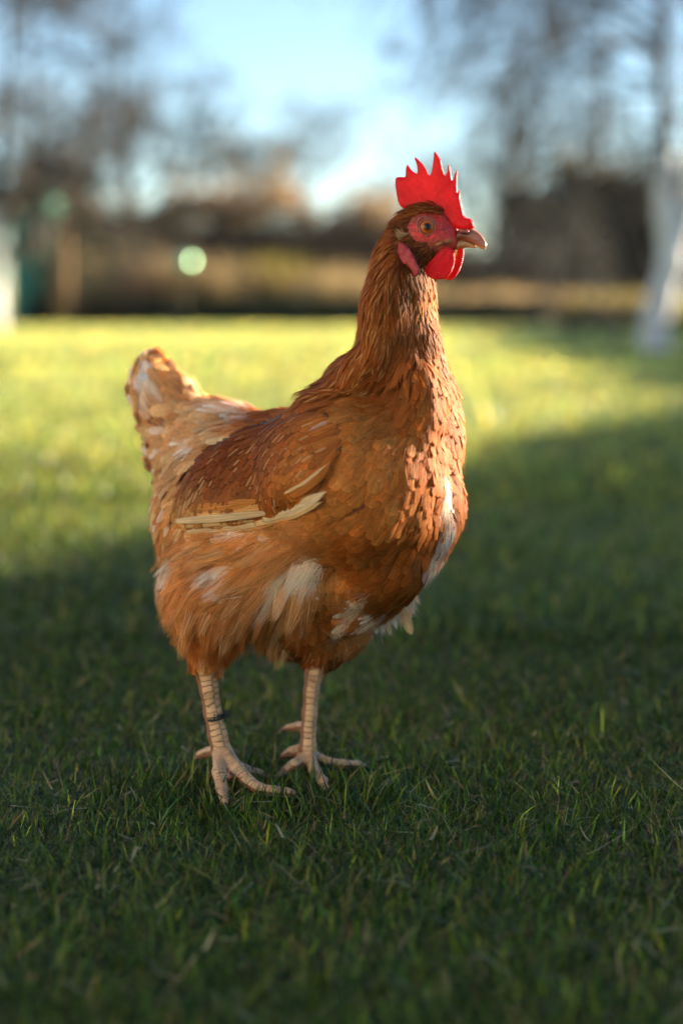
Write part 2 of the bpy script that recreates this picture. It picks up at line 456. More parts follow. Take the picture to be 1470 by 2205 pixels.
# right-hand birch (11 m away) with a leaning forked trunk and hanging twigs
YB = 11.3
bt = [(at(1411, YB), YB, -0.02), *TPt(YB, [(1406, 700), (1428, 620), (1447, 555), (1437, 480), (1428, 400), (1432, 330)])]
UPR = TPt(YB, [(1432, 332), (1424, 180), (1428, 60), (1415, -120), (1400, -500), (1380, -1100)])
bt[1] = (bt[1][0], YB, max(bt[1][2], 0.12))
rb = bare_tree('birch_tree', bt, [0.11, 0.095, 0.09, 0.09, 0.085, 0.075, 0.06], M_birch, M_twigd, 0, 3, 3, 'white barked birch with a crooked leaning trunk on the right of the lawn', 'tree')
rr = np.random.default_rng(21); a = Acc(); a.add(tube_np(np.array(UPR), np.array([.058, .035, .03, .026, .02, .01]), 10)); a.build('upper_trunk', M_twigd, rb)
a = Acc(); bt = bt + UPR
for k in range(60):
    z0 = rr.uniform(0.9, 5.0); i = int(np.argmin([abs(p[2] - z0) for p in bt])); p = np.array([np.interp(z0, [q[2] for q in bt], [q[0] for q in bt]), YB, z0])
    d = np.array([-abs(rr.normal(0.9, 0.5)) if rr.random() < 0.85 else rr.uniform(0.2, 1), rr.normal(0, 0.55), rr.uniform(-0.1, 0.75)]); d /= np.linalg.norm(d)
    grow(a, p, d, rr.uniform(0.8, 1.6), 0.016, 3, rr, 0.55, (3, 5), 0.3, 0.55, 4, 0.0030)
a.build('hanging_twigs', M_twigd, rb)
a = Acc(); a.add(tube_np(np.array([(at(1447, YB), YB, zat(560, YB)), (at(1470, YB), YB, zat(470, YB)), (at(1488, YB), YB, zat(330, YB)), (at(1500, YB), YB, zat(100, YB)), (at(1500, YB), YB, zat(-400, YB))]), np.array([.065, .05, .04, .03, .015]), 12))
a.build('trunk', M_birch, rb)

YL = 19.5
UPL = TPt(YL, [(-12, 443), (-4, 380), (14, 250), (22, 100), (30, -200), (30, -700)])
lb_ = bare_tree('birch_tree', [(at(-20, YL), YL, -0.02), *TPt(YL, [(-20, 640), (-22, 560), (-20, 480), (-12, 440)])], [.17, .15, .145, .125, .09], M_birch, M_twig, 8, 4, 5,
   'white barked birch standing at the left edge of the lawn', 'tree', drop=0.25, L=1.5, kids=(3, 5), minr=0.005, bias=(0.35, 0, 0.2))
a = Acc(); a.add(tube_np(np.array(UPL), np.array([.085, .07, .055, .045, .035, .02]), 12))
rr = np.random.default_rng(8)
for k in range(12):
    i = rr.integers(1, 5); grow(a, np.array(UPL[i]) + np.array([0, 0, rr.uniform(-.3, .3)]), np.array([rr.uniform(0, 1), rr.normal(0, .4), rr.uniform(0, .8)]), 1.3, 0.02, 3, rr, 0.2, (3, 5), 0.25, 0.6, 4, 0.005)
a.build('upper_trunk', M_twigd, lb_)
specs = [
 ('bare_tree', 26, 292, 0.11, 420, 8, 4, 31, 'bare spreading tree with a dark forked trunk behind the hen tail side bed', 1.3, (0, 0, .1), M_twigd, -60),
 ('bare_tree', 29, 90, 0.10, 380, 6, 4, 32, 'tall bare tree rising behind the green shed', 1.8, (0, 0, .5), M_twig, -300),
 ('bare_tree', 27, 455, 0.07, 470, 7, 4, 33, 'low bushy bare tree right of the dark forked tree', 0.7, (0, 0, .05), M_twigd, 320),
 ('bare_tree', 44, 660, 0.10, 430, 7, 4, 34, 'distant pale bare tree behind the middle of the hedge', 1.3, (0, 0, .3), M_twig, 330),
 ('bare_tree', 30, 1065, 0.12, 500, 9, 4, 35, 'bare tree with a dark trunk just right of the hen head', 1.5, (0, 0, .5), M_twigd, 60),
 ('bare_tree', 24, 190, 0.07, 430, 9, 4, 36, 'thin bare tree between the wooden post and the forked tree', 1.1, (0, 0, .3), M_twig, 150),
 ('bare_tree', 36, 880, 0.09, 500, 7, 3, 37, 'small faraway bare tree seen behind the hen neck', 0.8, (0, 0, .3), M_twig, 430),
 ('bare_tree', 34, 1290, 0.14, 420, 9, 4, 38, 'large bare tree standing behind the tall dark brown hedge', 1.9, (0, 0, .5), M_twigd, 0),
 ('bare_tree', 40, 530, 0.09, 430, 8, 4, 39, 'distant bare tree above the left part of the copper hedge', 1.0, (0, 0, .3), M_twig, 380),
]
for nm, Y, pxx, r, fy, limbs, dep, seed, lab, L, bias, mb, topy in specs:
    z1 = zat(fy, Y); zt = zat(topy, Y); x = at(pxx, Y)
    rr = np.random.default_rng(seed * 7)
    tp = [(x, Y, -0.02), (x + rr.normal(0, .05), Y, z1 * 0.5), (x + rr.normal(0, .08), Y, z1), (x + rr.normal(0, .15), Y, (z1 + zt) / 2), (x + rr.normal(0, .2), Y, zt)]
    bare_tree(nm, tp, [r, r * .85, r * .75, r * .45, r * .2], mb, mb, limbs, dep, seed, lab, 'tree', L=L, kids=(3, 5), minr=0.006, bias=bias, spread=0.8)

# copper hedge, dry grass clumps, evergreen edging
def colset(cs, lo=0.6, hi=1.4):
    cs = np.array(cs)
    return lambda p: cs[rng.integers(0, len(cs), len(p))] * rng.uniform(lo, hi, (len(p), 1))
COP = colset([rgb(172, 142, 122), rgb(192, 162, 138), rgb(156, 130, 112), rgb(176, 158, 126)])
hedge('copper_hedge', (at(130, 25.2), 25.4), (at(860, 25.2), 25.0), zat(470, 25.2), 1.2, 'brown leaved hedge running behind the hen across the far side of the lawn', 'hedge', 17000, COP, 0.05, rag=0.16)
hedge('copper_hedge', (at(900, 27.2), 27.0), (at(1190, 27.2), 27.4), zat(560, 27.2), 1.2, 'low brown leaved hedge between the hen head and the dark overgrown hedge', 'hedge', 8000, COP, 0.05, rag=0.16)
hedge('box_edging', (at(60, 21.9), 21.9), (at(1180, 21.6), 21.6), zat(648, 21.8) , 0.35, 'low dark clipped edging along the far end of the lawn', 'hedge', 9000, dark_green, 0.03)
hedge('box_edging', (at(1200, 19), 18.6), (at(1600, 19), 18.3), zat(690, 18.6), 0.35, 'low dark clipped edging on the right behind the birch', 'hedge', 4000, dark_green, 0.03)
M_straw = mat_blade('straw', 0.55, 0.7)
def clump(x, Y, rad, h, n, cs, label, cat, nm, group=None, wd=0.02):
    rr = rng.random(n); ang = rng.uniform(0, 2 * np.pi, n)
    pos = np.stack([x + np.sqrt(rr) * rad * np.cos(ang) * 0.5, Y + np.sqrt(rr) * rad * np.sin(ang) * 0.5], 1)
    V, Fc, C = blades(n, pos, h * rng.uniform(0.5, 1.1, n), wd * rng.uniform(0.6, 1.4, n), np.abs(rng.normal(0.15, 0.25, n)), colset(cs)(pos), 4, curl=rng.uniform(0.1, 1.4, n))
    o = new_mesh(nm, V - np.array([x, Y, 0]), Fc, M_straw, attrs={'gcol': ('FLOAT_COLOR', C)}, smooth=False); o.location = (x, Y, 0)
    tag(o, label, cat, group)
TAN = [rgb(174, 152, 128), rgb(192, 170, 144), rgb(152, 134, 114)]; YEL = [rgb(140, 132, 62), rgb(160, 150, 76), rgb(112, 112, 52)]; PNK = [rgb(182, 154, 140), rgb(198, 168, 152), rgb(158, 134, 122)]
for pxx, Y, rad, ty, cs, lab in [
   (225, 23.4, 2.2, 500, TAN, 'broad tan grass clump right of the wooden post'), (325, 23.0, 1.2, 530, PNK, 'pinkish dry clump just left of the green glint ball'), (445, 23.0, 1.6, 545, TAN, 'tan grass clump just right of the green glint ball'),
   (592, 23.3, 0.7, 545, YEL, 'yellow green shrub in the bed left of the hen neck'), (690, 23.2, 1.6, 560, TAN, 'tan grass clump directly left of the hen neck'), (1010, 24.2, 1.8, 610, TAN, 'low tan grass clump under the hen head'),
   (1110, 24.0, 1.8, 620, PNK, 'low pinkish dry clump left of the overgrown hedge'), (1215, 24.0, 1.8, 630, YEL, 'low yellow grass clump in front of the tall overgrown hedge'), (1300, 24.0, 1.8, 620, TAN, 'low tan grass clump nearest the right birch on its left'), (1390, 24.0, 1.6, 625, YEL, 'low yellow grass clump behind the foot of the birch'),
   (515, 23.6, 1.8, 560, PNK, 'small pinkish clump between the tan clump and the yellow shrub'), (790, 23.5, 1.8, 580, TAN, 'tan grass clump hidden partly by the hen neck'), (165, 23.2, 0.9, 560, TAN, 'small tan clump beside the wooden post')]:
    clump(at(pxx, Y), Y, rad, zat(ty, Y), 1500, cs, lab, 'ornamental grass' if cs is not YEL else 'shrub', 'dry_grass_clump' if cs is not YEL else 'yellow_shrub')

# small green shed on the left
Y = 22.6; x0, x1 = at(24, Y), at(112, Y); zt = zat(405, Y)
sh = empty('green_shed', ((x0 + x1) / 2, Y, 0)); tag(sh, 'small green painted wooden shed between the left birch and the wooden post', 'shed')
bs = []; nb_ = 5; dw = x1 - 0.16
for i in range(nb_):
    xa = x0 + (dw - x0) * i / nb_; bs.append((xa + .004, x0 + (dw - x0) * (i + 1) / nb_ - .004, Y + (0.004 if i % 2 else 0), Y + 0.03, 0, zt - 0.08))
bs += [(x1 - 0.04, x1, Y, Y + 1.2, 0, zt - 0.08), (x0, x0 + 0.03, Y + 0.035, Y + 1.2, 0, zt - 0.08), (x0 + 0.034, x1 - 0.044, Y + 1.16, Y + 1.2, 0, zt - 0.08), (dw + 0.002, x1 - 0.042, Y, Y + 0.03, zt - 0.3, zt - 0.08)]
v, f = join_boxes(bs); keep_world(new_mesh('wall', v, f, M_board, smooth=False), sh)
v, f = join_boxes([(x0 - 0.06, x1 + 0.06, Y - 0.08, Y + 1.28, zt - 0.076, zt)]); keep_world(new_mesh('roof', v, f, M_roofd, smooth=False), sh)
v, f = join_boxes([(x0 + 0.05, x1 - 0.05, Y + 0.2, Y + 0.24, 0.02, zt - 0.1)]); keep_world(new_mesh('doorway_shade', v, f, M_void, smooth=False), sh)  # dark sheet painted as the shade in the open doorway

# wooden post
Y = 21.4; x = at(137, Y); zt = zat(472, Y); hw = 0.085
v, f = join_boxes([(x - hw, x + hw, Y - hw, Y + hw, -0.02, zt - 0.03)])
po = empty('wooden_post', (x, Y, 0)); tag(po, 'thick weathered wooden post at the left end of the bed', 'post')
keep_world(new_mesh('shaft', v, f, M_wood, smooth=False), po)
v = [(x - hw - .02, Y - hw - .02, zt - .03), (x + hw + .02, Y - hw - .02, zt - .03), (x + hw + .02, Y + hw + .02, zt - .03), (x - hw - .02, Y + hw + .02, zt - .03), (x, Y, zt + 0.06)]
keep_world(new_mesh('cap', v, [(3, 2, 1, 0), (0, 1, 4), (1, 2, 4), (2, 3, 4), (3, 0, 4)], M_wood, smooth=False), po)

# green mirror ball added on a stake to give the pale glint disc
Y = 21.0; x = at(399, Y); zc = zat(565, Y)
t = NT('green_mirror'); M_ball = t.done(t.pbr((0.42, 0.72, 0.48), 0.38, None, **{'Metallic': 1.0}))
ba = empty('glint_ball', (x, Y, 0)); tag(ba, 'added shiny green ball on a stake in the far bed giving the pale glint', 'garden ornament')
bm = bmesh.new(); bmesh.ops.create_uvsphere(bm, u_segments=48, v_segments=32, radius=0.12, matrix=Matrix.Translation((x, Y, zc))); me = bpy.data.meshes.new('ball'); bm.to_mesh(me); bm.free()
me.polygons.foreach_set('use_smooth', np.ones(len(me.polygons), bool)); me.materials.append(M_ball)
o = bpy.data.objects.new('ball', me); scn.collection.objects.link(o); keep_world(o, ba)
a = Acc(); a.add(tube_np(np.array([(x, Y, -0.02), (x, Y, zc * .5), (x, Y, zc - 0.14), (x, Y, zc - 0.115)]), np.array([.007, .007, .007, .03]), 12)); a.build('stake', mat_simple('stake_iron', rgb(70, 64, 56), rgb(90, 80, 70), 9, 0.5), ba)

# tall dark shrubbery on the right, falling away to the left
BRN = colset([rgb(118, 102, 84), rgb(100, 88, 72), rgb(134, 112, 94), rgb(86, 86, 68)])
hedge('overgrown_hedge', (at(1195, 28.6), 28.6), (at(1700, 28), 28.0), zat(392, 28.4), 1.4, 'tall dark brown overgrown hedge behind the right hand birch', 'hedge', 20000, BRN, 0.06, rag=0.06)
hedge('overgrown_hedge', (at(1095, 29), 29.2), (at(1200, 29), 29.0), zat(452, 29), 1.4, 'middle sized dark brown overgrown hedge stepping down from the tall one', 'hedge', 7000, BRN, 0.06, rag=0.10)

# ------------------------------------------------------------------ unseen building added behind and left of the viewer to bounce sunlight as fill
M_render = mat_simple('white_render', (0.76, 0.71, 0.63), (0.84, 0.79, 0.71), 5, 0.9, 0.004)
M_tile = mat_simple('roof_tiles', rgb(110, 66, 50), rgb(142, 88, 66), 9, 0.85, 0.01, stretch=(1, 1, 6))
M_glass = mat_simple('window_glass', (0.02, 0.025, 0.03), (0.03, 0.035, 0.04), 2, 0.08)
M_paint = mat_simple('white_paint', (0.7, 0.7, 0.68), (0.78, 0.78, 0.76), 4, 0.5)
HA = math.atan2(0.62, 0.78)
ho = empty('fill_house', (-5.0, -3.8, 0)); ho.rotation_euler = (0, 0, HA)
tag(ho, 'added unseen white rendered building with a tiled roof bouncing fill light from behind the viewer', 'fill_house')
def hpart(name, boxes, mat, parent=None):
    v, f = join_boxes(boxes); o = new_mesh(name, v, f, mat, smooth=False); o.parent = parent or ho; return o
HWID, HH = 4.2, 3.3               # half width, eaves height; the front is the local +X face at x = 0
hpart('wall', [(-5.0, 0, -HWID, HWID, 0, HH)], M_render)
hpart('plinth', [(0.003, 0.04, -HWID, -1.0, 0, 0.3), (0.003, 0.04, 0.1, HWID, 0, 0.3)], M_tile)
v = [(-5.4, -HWID - .3, HH + .003), (0.4, -HWID - .3, HH + .003), (0.4, HWID + .3, HH + .003), (-5.4, HWID + .3, HH + .003), (-2.5, -HWID - .3, HH + 2), (-2.5, HWID + .3, HH + 2)]
o = new_mesh('roof', v, [(3, 2, 1, 0), (1, 2, 5, 4), (3, 0, 4, 5), (0, 1, 4), (2, 3, 5)], M_tile, smooth=False); o.parent = ho
for y0 in (-3.2, 1.6):
    wn = hpart('window', [(0.003, 0.02, y0, y0 + 1.2, 1.0, 2.2)], M_glass)
    hpart('frame', [(0.004, 0.05, y0 - .06, y0 - .002, .94, 2.26), (0.004, 0.05, y0 + 1.202, y0 + 1.26, .94, 2.26), (0.004, 0.05, y0, y0 + 1.2, 2.202, 2.26), (0.004, 0.05, y0, y0 + 1.2, .94, .998), (0.022, 0.045, y0 + .57, y0 + .63, 1.0, 2.2)], M_paint, wn)
dr = hpart('door', [(0.003, 0.04, -0.9, 0.0, 0.02, 2.05)], M_board)
hpart('handle', [(0.042, 0.08, -0.15, -0.12, 0.98, 1.12)], M_paint, dr)

# ================================================================== THE HEN
HX, HY = math.cos(R(40)), -math.sin(R(40))      # heading of the body
# ---- smooth union of ellipsoids and round cones gives one continuous body surface
def ell(px, py, Y, rx, ry, rd, rot=0.0):
    """centre seen at px,py at depth Y; radii in photo px: rx, ry across the view, rd into it; rot deg (counter-clockwise)"""
    c = P(px, py, Y)
    d = c - Vector((0, 0, CAM_H)); s = d.length / F * (1 / 1.0)
    fw = d.normalized(); ex = fw.cross(Vector((0, 0, 1))).normalized(); ez = ex.cross(fw)
    ca, sa = math.cos(R(rot)), math.sin(R(rot))
    ax = ex * ca + ez * sa; az = ez * ca - ex * sa
    return ('e', np.array(c), np.array([ax, az, fw]), np.array([rx, ry, rd]) * s)
def sell(px, py, Y, al, la, up, yaw=40, pitch=0):
    """ellipsoid along the hen's own axes; radii in metres (along heading, lateral, up)"""
    c = P(px, py, Y)
    hx = Vector((math.cos(R(yaw)), -math.sin(R(yaw)), 0)); lat = Vector((math.sin(R(yaw)), math.cos(R(yaw)), 0)); z = Vector((0, 0, 1))
    ax = hx * math.cos(R(pitch)) + z * math.sin(R(pitch)); az = z * math.cos(R(pitch)) - hx * math.sin(R(pitch))
    return ('e', np.array(c), np.array([ax, lat, az]), np.array([al, la, up]))
def cone(a, b, ra, rb): return ('c', np.array(a), np.array(b), ra, rb)
def prim_d(p, q):
    if q[0] == 'e':
        l = (p - q[1]) @ q[2].T
        k0 = np.linalg.norm(l / q[3], axis=1); k1 = np.linalg.norm(l / q[3] ** 2, axis=1)
        return k0 * (k0 - 1) / np.maximum(k1, 1e-6)
    a, b, ra, rb = q[1:]
    ab = b - a; tt = np.clip(((p - a) @ ab) / (ab @ ab), 0, 1)
    return np.linalg.norm(p - a - tt[:, None] * ab, axis=1) - (ra + (rb - ra) * tt)
def smin(ds, k):
    m = ds.min(0)
    return m - k * np.log(np.exp(-(ds - m) / k).sum(0))

BODY = [
    ell(762, 1035, 1.162, 196, 205, 235),        # near breast lobe
    ell(930, 950, 1.205, 62, 190, 110, 3),       # far breast lobe beyond the keel fold
    ell(862, 880, 1.196, 84, 100, 100), ell(840, 990, 1.21, 120, 150, 120),
    ell(900, 1110, 1.182, 88, 120, 120, -14),
    ell(882, 1000, 1.124, 52, 165, 58, -4), ell(903, 850, 1.130, 34, 90, 52, 20),
    ell(805, 792, 1.142, 92, 46, 74, 36),        # cape of the hackle
    ell(829, 680, 1.135, 47, 140, 66, -11),
    ell(800, 1278, 1.196, 118, 58, 92, 38),      # end of the keel
    ell(800, 1190, 1.175, 130, 120, 170, 20),
    sell(640, 1110, 1.225, 0.118, 0.080, 0.076, 40, 4),  # trunk
    sell(545, 1150, 1.24, 0.072, 0.062, 0.066, 40, 0),
    ell(645, 1302, 1.232, 130, 112, 130),        # belly
    ell(470, 1268, 1.195, 122, 122, 106), ell(560, 1235, 1.185, 112, 82, 92, 18),  # near thigh
    ell(450, 1360, 1.20, 66, 62, 66),
    ell(720, 1340, 1.235, 78, 78, 75),           # far thigh
    ell(695, 1390, 1.235, 40, 50, 42),
    ell(870, 850, 1.155, 96, 110, 110, 10),
    ell(800, 845, 1.17, 95, 90, 120, 30),        # neck root
    ell(868, 745, 1.15, 76, 100, 86),
    ell(864, 650, 1.147, 66, 90, 70),
    ell(866, 570, 1.145, 56, 70, 56),
    ell(903, 504, 1.143, 58, 54, 43), ell(932, 480, 1.142, 36, 30, 26, -25),            # skull
    ell(948, 512, 1.137, 38, 27, 25, -12),       # face towards the beak
    ell(930, 540, 1.140, 40, 22, 27, 8),         # jaw
    sell(480, 1010, 1.285, 0.055, 0.040, 0.050, 40, 0),  # rump
    ell(425, 970, 1.31, 92, 92, 90, -30), ell(455, 925, 1.315, 42, 50, 60, -30),
    ell(415, 1050, 1.30, 58, 80, 90, 0),
    ell(375, 915, 1.315, 62, 95, 46, 22),        # tail
    ell(392, 868, 1.315, 40, 58, 38, 32), ell(340, 852, 1.32, 47, 74, 28, 14),
]
def foot_pt(px, py, z): return PZ(px, py, z)
def chain(pts, Ys=None):
    """pts: (px, py, radius_px, z or None, Y or None)"""
    out = []
    for px, py, r, z, Y in pts:
        p = PZ(px, py, z) if Y is None else P(px, py, Y)
        out.append((np.array(p), r * S))
    return out
YN, YF = 1.188, 1.215
LIMBS = {
 'near_shank': chain([(446, 1405, 30, None, YN), (443, 1440, 25, None, YN), (450, 1485, 20, None, YN), (458, 1535, 19.5, None, YN), (469, 1585, 21, None, YN), (477, 1620, 22, None, YN), (481, 1640, 20, None, YN)]),
 'near_a': chain([(474, 1630, 17, None, YN - .006), (471, 1665, 14, 0.020, None), (478, 1699, 13, 0.012, None), (484, 1728, 10, 0.007, None)]),
 'near_b': chain([(488, 1625, 17, None, YN - .004), (509, 1656, 16, 0.021, None), (533, 1682, 14, 0.014, None), (560, 1700, 12.5, 0.010, None), (592, 1704, 11, 0.010, None), (620, 1707, 9.5, 0.009, None), (634, 1709, 7, 0.008, None)]),
 'near_c': chain([(495, 1640, 14, None, YN + .008), (527, 1658, 11, 0.014, None), (554, 1666, 10, 0.011, None), (576, 1672, 8, 0.008, None)]),
 'near_h': chain([(466, 1618, 15, None, YN + .006), (449, 1620, 11, None, YN + .016), (432, 1625, 10.5, None, YN + .022)]),
 'far_shank': chain([(683, 1405, 28, None, YF), (676, 1450, 20, None, YF), (670, 1490, 17, None, YF), (667, 1535, 16, None, YF), (664, 1568, 16.5, None, YF), (663, 1605, 18, None, YF), (662, 1630, 18, None, YF)]),
 'far_a': chain([(665, 1630, 15, None, YF), (679, 1664, 13.5, 0.012, None), (694, 1684, 12.5, 0.010, None), (702, 1697, 9.5, 0.007, None)]),
 'far_b': chain([(672, 1628, 14, None, YF + .004), (709, 1643, 11, 0.013, None), (739, 1645, 9.5, 0.012, None), (769, 1647, 9, 0.010, None), (784, 1650, 6, 0.008, None)]),
 'far_c': chain([(655, 1632, 14, None, YF), (632, 1648, 12, 0.015, None), (615, 1662, 10.5, 0.010, None), (597, 1674, 8, 0.008, None)]),
 'far_d': chain([(654, 1612, 14, None, YF + .006), (630, 1618, 11, 0.020, None), (612, 1627, 8.5, 0.014, None)]),
 'far_h': chain([(660, 1563, 13, None, YF + .006), (642, 1564, 9.5, None, YF + .014), (620, 1567, 8, None, YF + .018)]),
}
LEGS = []
for nm, ch in LIMBS.items():
    for (a, ra), (b, rb) in zip(ch[:-1], ch[1:]): LEGS.append(cone(a, b, ra, rb))
# webs of skin between the toes
LEGS.append(cone(P(486, 1645, YN - .004), PZ(497, 1672, 0.018), 0.0042, 0.003))
def body_sdf(p):
    db = smin(np.stack([prim_d(p, q) for q in BODY]), 0.0036)
    dl = smin(np.stack([prim_d(p, q) for q in LEGS]), 0.0011)
    return smin(np.stack([db, dl]), 0.002)
def prim_mesh(q, bm):
    if q[0] == 'e':
        m = Matrix(np.array(q[2]).T.tolist()).to_4x4() @ Matrix.Diagonal((*q[3], 1)); m.translation = Vector(q[1])
        bmesh.ops.create_icosphere(bm, subdivisions=4, radius=1, matrix=m)
    else:
        a, b, ra, rb = Vector(q[1]), Vector(q[2]), q[3], q[4]
        d = (b - a)
        m = d.to_track_quat('Z', 'Y').to_matrix().to_4x4(); m.translation = (a + b) / 2
        bmesh.ops.create_cone(bm, cap_ends=True, segments=20, radius1=ra, radius2=rb, depth=d.length, matrix=m)
        for c, r in ((a, ra), (b, rb)):
            bmesh.ops.create_icosphere(bm, subdivisions=2, radius=r, matrix=Matrix.Translation(c))
bm = bmesh.new()
for q in BODY + LEGS: prim_mesh(q, bm)
tmp_me = bpy.data.meshes.new('tmp'); bm.to_mesh(tmp_me); bm.free()
tmp = bpy.data.objects.new('tmp', tmp_me); scn.collection.objects.link(tmp)
md = tmp.modifiers.new('r', 'REMESH'); md.mode = 'VOXEL'; md.voxel_size = 0.0017; md.use_smooth_shade = True
dg = bpy.context.evaluated_depsgraph_get()
body_me = bpy.data.meshes.new_from_object(tmp.evaluated_get(dg))
bpy.data.objects.remove(tmp)
nv = len(body_me.vertices)
co = np.empty(nv * 3, np.float32); body_me.vertices.foreach_get('co', co); co = co.reshape(-1, 3).astype(float)
for it in range(5):
    d = body_sdf(co); g = np.zeros_like(co); e = 2e-4
    for k in range(3):
        dp = co.copy(); dp[:, k] += e; g[:, k] = (body_sdf(dp) - d) / e
    gn = np.maximum((g ** 2).sum(1), 0.2)
    co -= g * (np.clip(d, -0.004, 0.004) / gn)[:, None] * 0.9
gn_dir = g / np.sqrt(gn)[:, None]
from mathutils import noise as mn
for i in range(nv):
    z_ = co[i, 2]
    if z_ > 0.13 and z_ < 0.375:
        m_ = min(1, (z_ - 0.13) / 0.03, (0.375 - z_) / 0.03)
        v_ = Vector(co[i]); f_ = mn.noise(v_ * 42) * 0.6 + mn.noise(Vector((v_.x * 90, v_.y * 90, v_.z * 45))) * 0.4
        co[i] -= gn_dir[i] * (0.0045 * f_ * m_)
body_me.vertices.foreach_set('co', co.astype(np.float32).ravel()); body_me.update()
body_me.polygons.foreach_set('use_smooth', np.ones(len(body_me.polygons), bool))

hen = empty('hen', (float(P(600, 1660, 1.2).x), 1.2, 0.0))
tag(hen, 'brown hen with a red comb standing on the lawn and looking right', 'hen')
body = bpy.data.objects.new('body', body_me); scn.collection.objects.link(body); keep_world(body, hen)

# ---- per-vertex colours and scale coordinates of the bare skin
px = to_px(co)
RUST = (0.36, 0.125, 0.030)
skin = np.tile(np.array([*rgb(120, 62, 25), 1.0]), (nv, 1))
def paint(mask, c):              # mask 0..1
    global skin
    skin[:, :3] = skin[:, :3] * (1 - mask[:, None]) + np.array(c)[None] * mask[:, None]
def blob(cx, cy, rx, ry, rot=0, soft=0.25):
    a = R(rot); x = px[:, 0] - cx; y = -(px[:, 1] - cy)
    u = (x * math.cos(a) + y * math.sin(a)) / rx; v = (-x * math.sin(a) + y * math.cos(a)) / ry
    r = np.sqrt(u * u + v * v)
    return np.clip((1 + soft - r) / (2 * soft), 0, 1)
low = co[:, 2] > 0.3
paint(blob(922, 492, 46, 38) * low, rgb(212, 40, 34))
paint(blob(965, 505, 44, 28, -14) * low, rgb(208, 44, 36))
paint(blob(940, 528, 46, 14, 8) * low * 0.8, rgb(158, 70, 52))
paint(blob(905, 470, 30, 9, 10) * low * 0.7, rgb(140, 80, 60))
paint(blob(958, 492, 12, 8) * low * 0.5, rgb(120, 50, 42))
paint(blob(955, 522, 24, 2.6, 15) * low * 0.9, rgb(190, 140, 80)); paint(blob(958, 526, 26, 1.8, 13) * low * 0.9, rgb(60, 26, 18))
legm = np.clip((0.125 - co[:, 2]) / 0.012, 0, 1) * 0
lt = np.zeros(nv); la = np.zeros(nv); kind = np.zeros(nv); ls = np.zeros(nv)
best = np.full(nv, 9.0)
for nm, ch in LIMBS.items():
    acc = 0.0
    shank = 'shank' in nm
    for (a, ra), (b, rb) in zip(ch[:-1], ch[1:]):
        ab = b - a; L = np.linalg.norm(ab); tt = np.clip(((co - a) @ ab) / (ab @ ab), -0.0, 1.0)
        pr = a + tt[:, None] * ab; v = co - pr; dd = np.linalg.norm(v, axis=1) - (ra + (rb - ra) * tt)
        dirv = ab / L
        fr = np.array([0.62, -0.78, 0.05]) if shank else np.array([0, -0.25, 1.0])
        fr = fr - dirv * (fr @ dirv); fr /= np.linalg.norm(fr)
        cs = (v @ fr) / np.maximum(np.linalg.norm(v, axis=1), 1e-6)
        m = dd < best
        sdv = (v @ np.cross(dirv, fr)) / np.maximum(np.linalg.norm(v, axis=1), 1e-6); ls[m] = sdv[m]
        best[m] = dd[m]; lt[m] = (acc + tt[m] * L) * 1000; la[m] = cs[m]; kind[m] = 1.0 if shank else 0.0
        acc += L
isleg = (best < 0.0022) & (co[:, 2] < 0.115)
skin[isleg, :3] = np.array(rgb(206, 158, 126))
for an, dat in (('lt', lt), ('la', la), ('lk', kind), ('ls', ls), ('leg', isleg.astype(float))):
    a = body_me.attributes.new(an, 'FLOAT', 'POINT'); a.data.foreach_set('value', dat.astype(np.float32))
a = body_me.attributes.new('skin', 'FLOAT_COLOR', 'POINT'); a.data.foreach_set('color', skin.astype(np.float32).ravel())
t = NT('hen_skin')
tc = t.n('ShaderNodeTexCoord').outputs['Object']
base = t.attr('skin'); nz = t.noise(tc, 380, 4, 0.6); nz2 = t.noise(tc, 120, 3)
face = t.mix(t.ss(nz, 0.35, 0.68), t.mix(1.0, base, (0.62, 0.52, 0.5), 'MULTIPLY'), t.mix(1.0, base, (1.15, 1.15, 1.15), 'MULTIPLY'))
ltn, lan, lkn = t.attr('lt', 'Fac'), t.attr('la', 'Fac'), t.attr('lk', 'Fac')
pitch = t.math('ADD', t.math('MULTIPLY', lkn, 1.9), 2.5)
lsn = t.attr('ls', 'Fac')
half = t.math('GREATER_THAN', lsn, 0.05)
dvd = t.math('DIVIDE', t.math('ADD', ltn, t.math('MULTIPLY', t.noise(tc, 70, 3, 0.6), 9.0)), pitch)
fr = t.math('FRACT', t.math('ADD', dvd, t.math('MULTIPLY', t.math('MULTIPLY', half, lkn), 0.5)))
edge = t.math('MINIMUM', fr, t.math('SUBTRACT', 1.0, fr))
plate = t.ss(edge, 0.0, 0.14)                                        # groove between scutes
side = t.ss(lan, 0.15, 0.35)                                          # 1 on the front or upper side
vor = t.n('ShaderNodeTexVoronoi', feature='DISTANCE_TO_EDGE'); t.l(tc, vor.inputs[0]); vor.inputs['Scale'].default_value = 420
small = t.ss(vor.outputs[0], 0.0, 0.18)
mid = t.math('MAXIMUM', t.ss(t.math('ABSOLUTE', t.math('SUBTRACT', lsn, 0.05)), 0.0, 0.10), t.math('SUBTRACT', 1.0, lkn))
plate = t.math('MULTIPLY', plate, mid)
plate = t.math('MAXIMUM', plate, t.math('MULTIPLY', t.ss(t.noise(tc, 150, 2), 0.45, 0.65), 0.7))
band = t.ss(t.math('ABSOLUTE', t.math('SUBTRACT', lan, 0.22)), 0.0, 0.10)   # groove along the row's edge
hgt = t.math('ADD', t.math('MULTIPLY', t.math('MULTIPLY', plate, band), side), t.math('MULTIPLY', t.math('MULTIPLY', small, 0.5), t.math('SUBTRACT', 1.0, side)))
lc1 = t.mix(nz2, rgb(212, 164, 120), rgb(226, 186, 142)); lc2 = t.mix(nz2, rgb(192, 128, 98), rgb(166, 108, 80))
